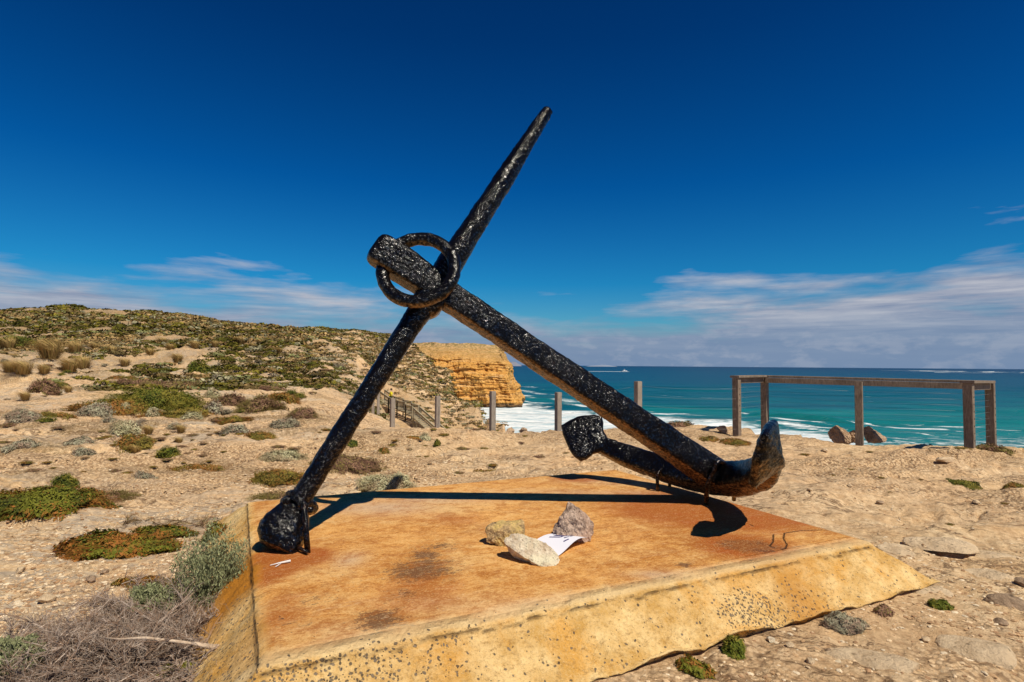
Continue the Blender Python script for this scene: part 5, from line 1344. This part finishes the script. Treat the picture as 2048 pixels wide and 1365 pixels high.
for (px, py, sd, mt, pts, lab) in (
    (1688, 878, 41, 'rimr', [(-.24, 0, -.1), (-.25, .1, .12), (-.21, 0, .30), (-.12, .05, .33), (-.02, .02, .24), (.08, -.05, .16), (.17, 0, .02), (.2, .2, -.1), (-.1, -.12, -.05), (.06, -.14, -.1), (-.2, .3, .1), (.1, .3, .05)], 'leaning orange and white rock left of the middle railing post'),
    (1752, 877, 42, 'dk', [(-.20, 0, -.1), (-.22, .05, .26), (-.16, 0, .29), (-.04, .02, .20), (.10, -.02, .10), (.26, 0, -.02), (.2, .2, -.1), (-.1, -.14, .02), (.1, -.12, -.08), (-.15, .25, .2)], 'dark faced rock just right of the middle railing post'),
    (1708, 878, 43, 'rimr', [(-.09, 0, -.1), (-.08, .05, .14), (.0, 0, .21), (.06, 0, .15), (.12, .05, -.02), (0, -.1, -.05), (.1, .15, -.1), (-.05, .15, .1)], 'small rock touching the middle railing post')):
    q = ond(px, py, 11.5); custom_rock('rim_boulder', q, [(a * .85, b, c * .82) for a, b, c in pts], sd, M[mt], lab, .022)
for (px, py, wp, hp, sd, lab) in ((1020, 862, 26, 18, 44, 'brown rock on the rim right of the grey post'), (1046, 860, 20, 12, 45, 'second smaller brown rock on the rim, right of the first')):
    q = ond(px, py, 12.6); k = 12.6 / F; rock('rim_boulder', q, (wp * k * .9, .22, hp * k * 1.2), sd, M['rimr'] if sd == 44 else M['dk'], lab, (0, .25, .2), 16, 5, .12, lift=-hp * k * .1, cat='rock')
g = onground(1447, 868); rock('jagged_rock', g, (.28, .2, .16), 46, M['dk'], 'jagged dark rock left of the left railing posts', (0, .2, .2), 10, 5, .09, cat='rock')
g = onground(1890, 925); rock('flat_stone', g, (.34, .22, .09), 47, M['lime'], 'flat stone beside the front right railing post', (0, 0, .2), 8, 4, .05)
g = onground(1541, 1290); rock('pebble', g, (.045, .035, .03), 48, M['r3'], 'round white pebble below the exposed aggregate', cat='pebble')
for i, (px, py, s) in enumerate(((850, 978, .0), (1700, 975, .05), (1620, 985, .045), (180, 1165, .05), (95, 1210, .06), (40, 1150, .05), (210, 1150, .04), (60, 1260, .07), (1950, 1010, .06), (1760, 1010, .05), (1560, 935, .06), (1650, 905, .08), (2000, 1250, .05), (1580, 1300, .03), (1620, 1330, .035), (1660, 1310, .03), (1850, 1290, .035))):
    if s:
        g = onground(px, py); rock('loose_stone', g, (s * 1.5, s * 1.2, s * .8), 60 + i, M['lime'] if i % 3 else M['dk'], 'fist sized loose stone lying on the gravel around the plinth', (0, 0, i), 7, 3, .06, group='fist sized stones on the gravel')
def gravel(nm, n, region, smin, smax, seed, lab):
    r = np.random.default_rng(seed); bm = bmesh.new(); bmesh.ops.create_icosphere(bm, subdivisions=1, radius=1.0)
    bv = np.array([v.co[:] for v in bm.verts]); bf = np.array([[l.vert.index for l in f.loops] for f in bm.faces]); bm.free()
    px, py = region(r, n); P = []
    d = np.array([ray(a, b) for a, b in zip(px, py)]); t = -CAMZ / d[:, 2]; P = np.stack([d[:, 0] * t, t, 0 * t], 1)
    un, vv = slabuv(P[:, 0], P[:, 1]); out = (un < -RUN) | (vv < -RUN) | (un > L1 + RUN) | (vv > L2 + RUN)
    cl = fbm(xyz(P[:, 0] * .8, P[:, 1] * 1.1), 3, 77); out &= (cl > .50) | (r.random(n) < .22); P = P[out]; m = len(P); P[:, 2] = hfull(P[:, 0], P[:, 1])
    s = np.exp(r.uniform(math.log(smin), math.log(smax), m)) ; s = smin + (smax - smin) * r.random(m) ** 3.5
    sc_ = np.stack([s * r.uniform(.7, 1.5, m), s * r.uniform(.6, 1.2, m), s * r.uniform(.25, .55, m)], 1)
    jit = 1 + r.normal(size=(m, len(bv), 1)) * .16; Vl = bv[None] * jit * sc_[:, None, :]
    a = r.uniform(0, 6.28, m); c, sn = np.cos(a)[:, None], np.sin(a)[:, None]; Vx = Vl[..., 0] * c - Vl[..., 1] * sn; Vy = Vl[..., 0] * sn + Vl[..., 1] * c
    V = np.stack([Vx, Vy, Vl[..., 2]], -1) + P[:, None, :]; Fc = (bf[None] + (np.arange(m) * len(bv))[:, None, None]).reshape(-1, 3)
    b = np.array([(.72, .52, .31), (.80, .61, .39), (.58, .38, .21), (.44, .27, .15), (.84, .70, .50)])[r.integers(0, 5, m)] * r.uniform(.75, 1.1, (m, 1)); T = np.repeat(b, len(bv), 0)
    o = meshobj(nm, V.reshape(-1, 3), Fc, M['pebble'], smooth=False, attrs={'tint': T}); tag(o, lab, 'gravel', kind='stuff')
n = NT('gravel_stone'); t_ = n.attr('tint'); f_ = n.noise(n.geo(0), 180, 4, .7); M['pebble'] = n.done(n.mix(n.ramp(f_, [(.35, 0), (.65, 1)]), n.mix(1.0, t_, (.72, .66, .6), 'MULTIPLY'), t_), .95, n.bump(f_, .002, 1), .1)
gravel('gravel', 26000, lambda r, n: (r.uniform(1150, 2250, n), 925 + 520 * r.random(n) ** 1.2), .003, .017, 81, 'coarse sandy gravel on the ground right of the plinth')
gravel('gravel', 24000, lambda r, n: (r.uniform(-150, 560, n), 940 + 430 * r.random(n) ** 1.1), .004, .019, 82, 'coarse sandy gravel on the ground left of the plinth')
gravel('gravel', 14000, lambda r, n: (r.uniform(520, 1500, n), 870 + 110 * r.random(n)), .006, .024, 83, 'coarse sandy gravel on the ground behind the plinth')

boat()
# ------------------------------------------------------------------ light and sky
SUNV = np.array([.45, -.505, 1.0]); SUNV /= np.linalg.norm(SUNV)
sd = bpy.data.lights.new('sun', 'SUN'); so = bpy.data.objects.new('sun', sd); C.objects.link(so)
sd.energy = 5.0; sd.angle = math.radians(.5); sd.color = (1.0, .92, .77)
so.rotation_euler = Vector(SUNV).to_track_quat('Z', 'Y').to_euler(); so.location = (5, -5, 12)
el = math.asin(SUNV[2]); az = math.atan2(SUNV[0], SUNV[1])
w = bpy.data.worlds.new('World'); sc.world = w; w.use_nodes = True
nt = w.node_tree; nt.nodes.clear()
class WN(NT):
    def __init__(s): s.t = nt; s._co = None
n = WN()
outw = nt.nodes.new('ShaderNodeOutputWorld'); bg = nt.nodes.new('ShaderNodeBackground'); nt.links.new(bg.outputs[0], outw.inputs[0])
sky = nt.nodes.new('ShaderNodeTexSky'); sky.sky_type = 'NISHITA'; sky.sun_disc = False; sky.sun_elevation = el; sky.sun_rotation = az
sky.air_density = 1.0; sky.dust_density = .3; sky.ozone_density = 2.0; sky.altitude = 0
co = n.node('ShaderNodeTexCoord', out=0); sx = nt.nodes.new('ShaderNodeSeparateXYZ'); nt.links.new(co, sx.inputs[0])
X_, Y_, Z_ = sx.outputs
tint = n.ramp(Z_, [(0.0, (.62, .62, .74)), (.05, (.24, .60, .78)), (.14, (.05, .50, .82)), (.30, (.006, .325, .72)), (.50, (.003, .20, .50)), (.8, (.006, .11, .31))])
skyc = n.mix(1.0, sky.outputs[0], tint, 'MULTIPLY')
azm = n.math('ARCTAN2', X_, Y_)
# cloud bank: upper limit of the bank as a function of compass direction
lim = n.ramp(n.math('ADD', n.math('MULTIPLY', azm, .5), .5), [(.0, .11), (.10, .130), (.20, .122), (.30, .119), (.42, .106), (.50, .080), (.56, .085), (.62, .105), (.70, .128), (.78, .146), (.86, .158), (.90, .145), (1, .12)])
vec = nt.nodes.new('ShaderNodeCombineXYZ'); nt.links.new(azm, vec.inputs[0]); nt.links.new(Z_, vec.inputs[1])
streak = n.noise(n.mapv(vec.outputs[0], (2.6, 15, 1), (0, 0, -.05)), 1.5, 8, .55, .2)
wisps = n.noise(n.mapv(vec.outputs[0], (4, 60, 1), (0, 0, -.06)), 1.6, 7, .65, .3)
puff = n.noise(n.mapv(vec.outputs[0], (11, 26, 1)), 1.6, 8, .6, .2)
edge = n.math('SUBTRACT', lim, Z_)
dens = n.math('ADD', n.math('MULTIPLY', edge, 12.0), n.math('MULTIPLY', n.math('SUBTRACT', streak, .44), 3.6))
cl = n.ramp(dens, [(.0, 0), (.85, .95)])
body = n.math('ADD', n.math('MULTIPLY', wisps, .5), n.math('MULTIPLY', streak, .5))
bright = n.ramp(body, [(.40, 0), (.60, 1)])
ccol = n.mix(bright, (2.1, 2.6, 3.9), (5.0, 5.1, 5.7))
low = n.ramp(Z_, [(.0, 1), (.045, .75), (.10, 0)])
ccol = n.mix(low, ccol, n.mix(n.ramp(puff, [(.50, 0), (.62, 1)]), (1.75, 2.65, 4.2), (2.7, 3.4, 4.7)))
fin = n.mix(cl, skyc, ccol)
haze = n.ramp(Z_, [(-.0, .9), (.03, .65), (.075, 0)])
fin = n.mix(haze, fin, n.mix(.25, ccol, (2.0, 2.7, 3.9)))
nt.links.new(fin, bg.inputs[0]); bg.inputs[1].default_value = .10

sc.view_settings.view_transform = 'Standard'; sc.view_settings.look = 'None'; sc.view_settings.exposure = 0
sc.render.engine = 'CYCLES'; sc.cycles.max_bounces = 6; sc.cycles.use_denoising = True
try: sc.cycles.denoiser = 'OPENIMAGEDENOISE'
except Exception: pass
sc.cycles.sample_clamp_indirect = 6
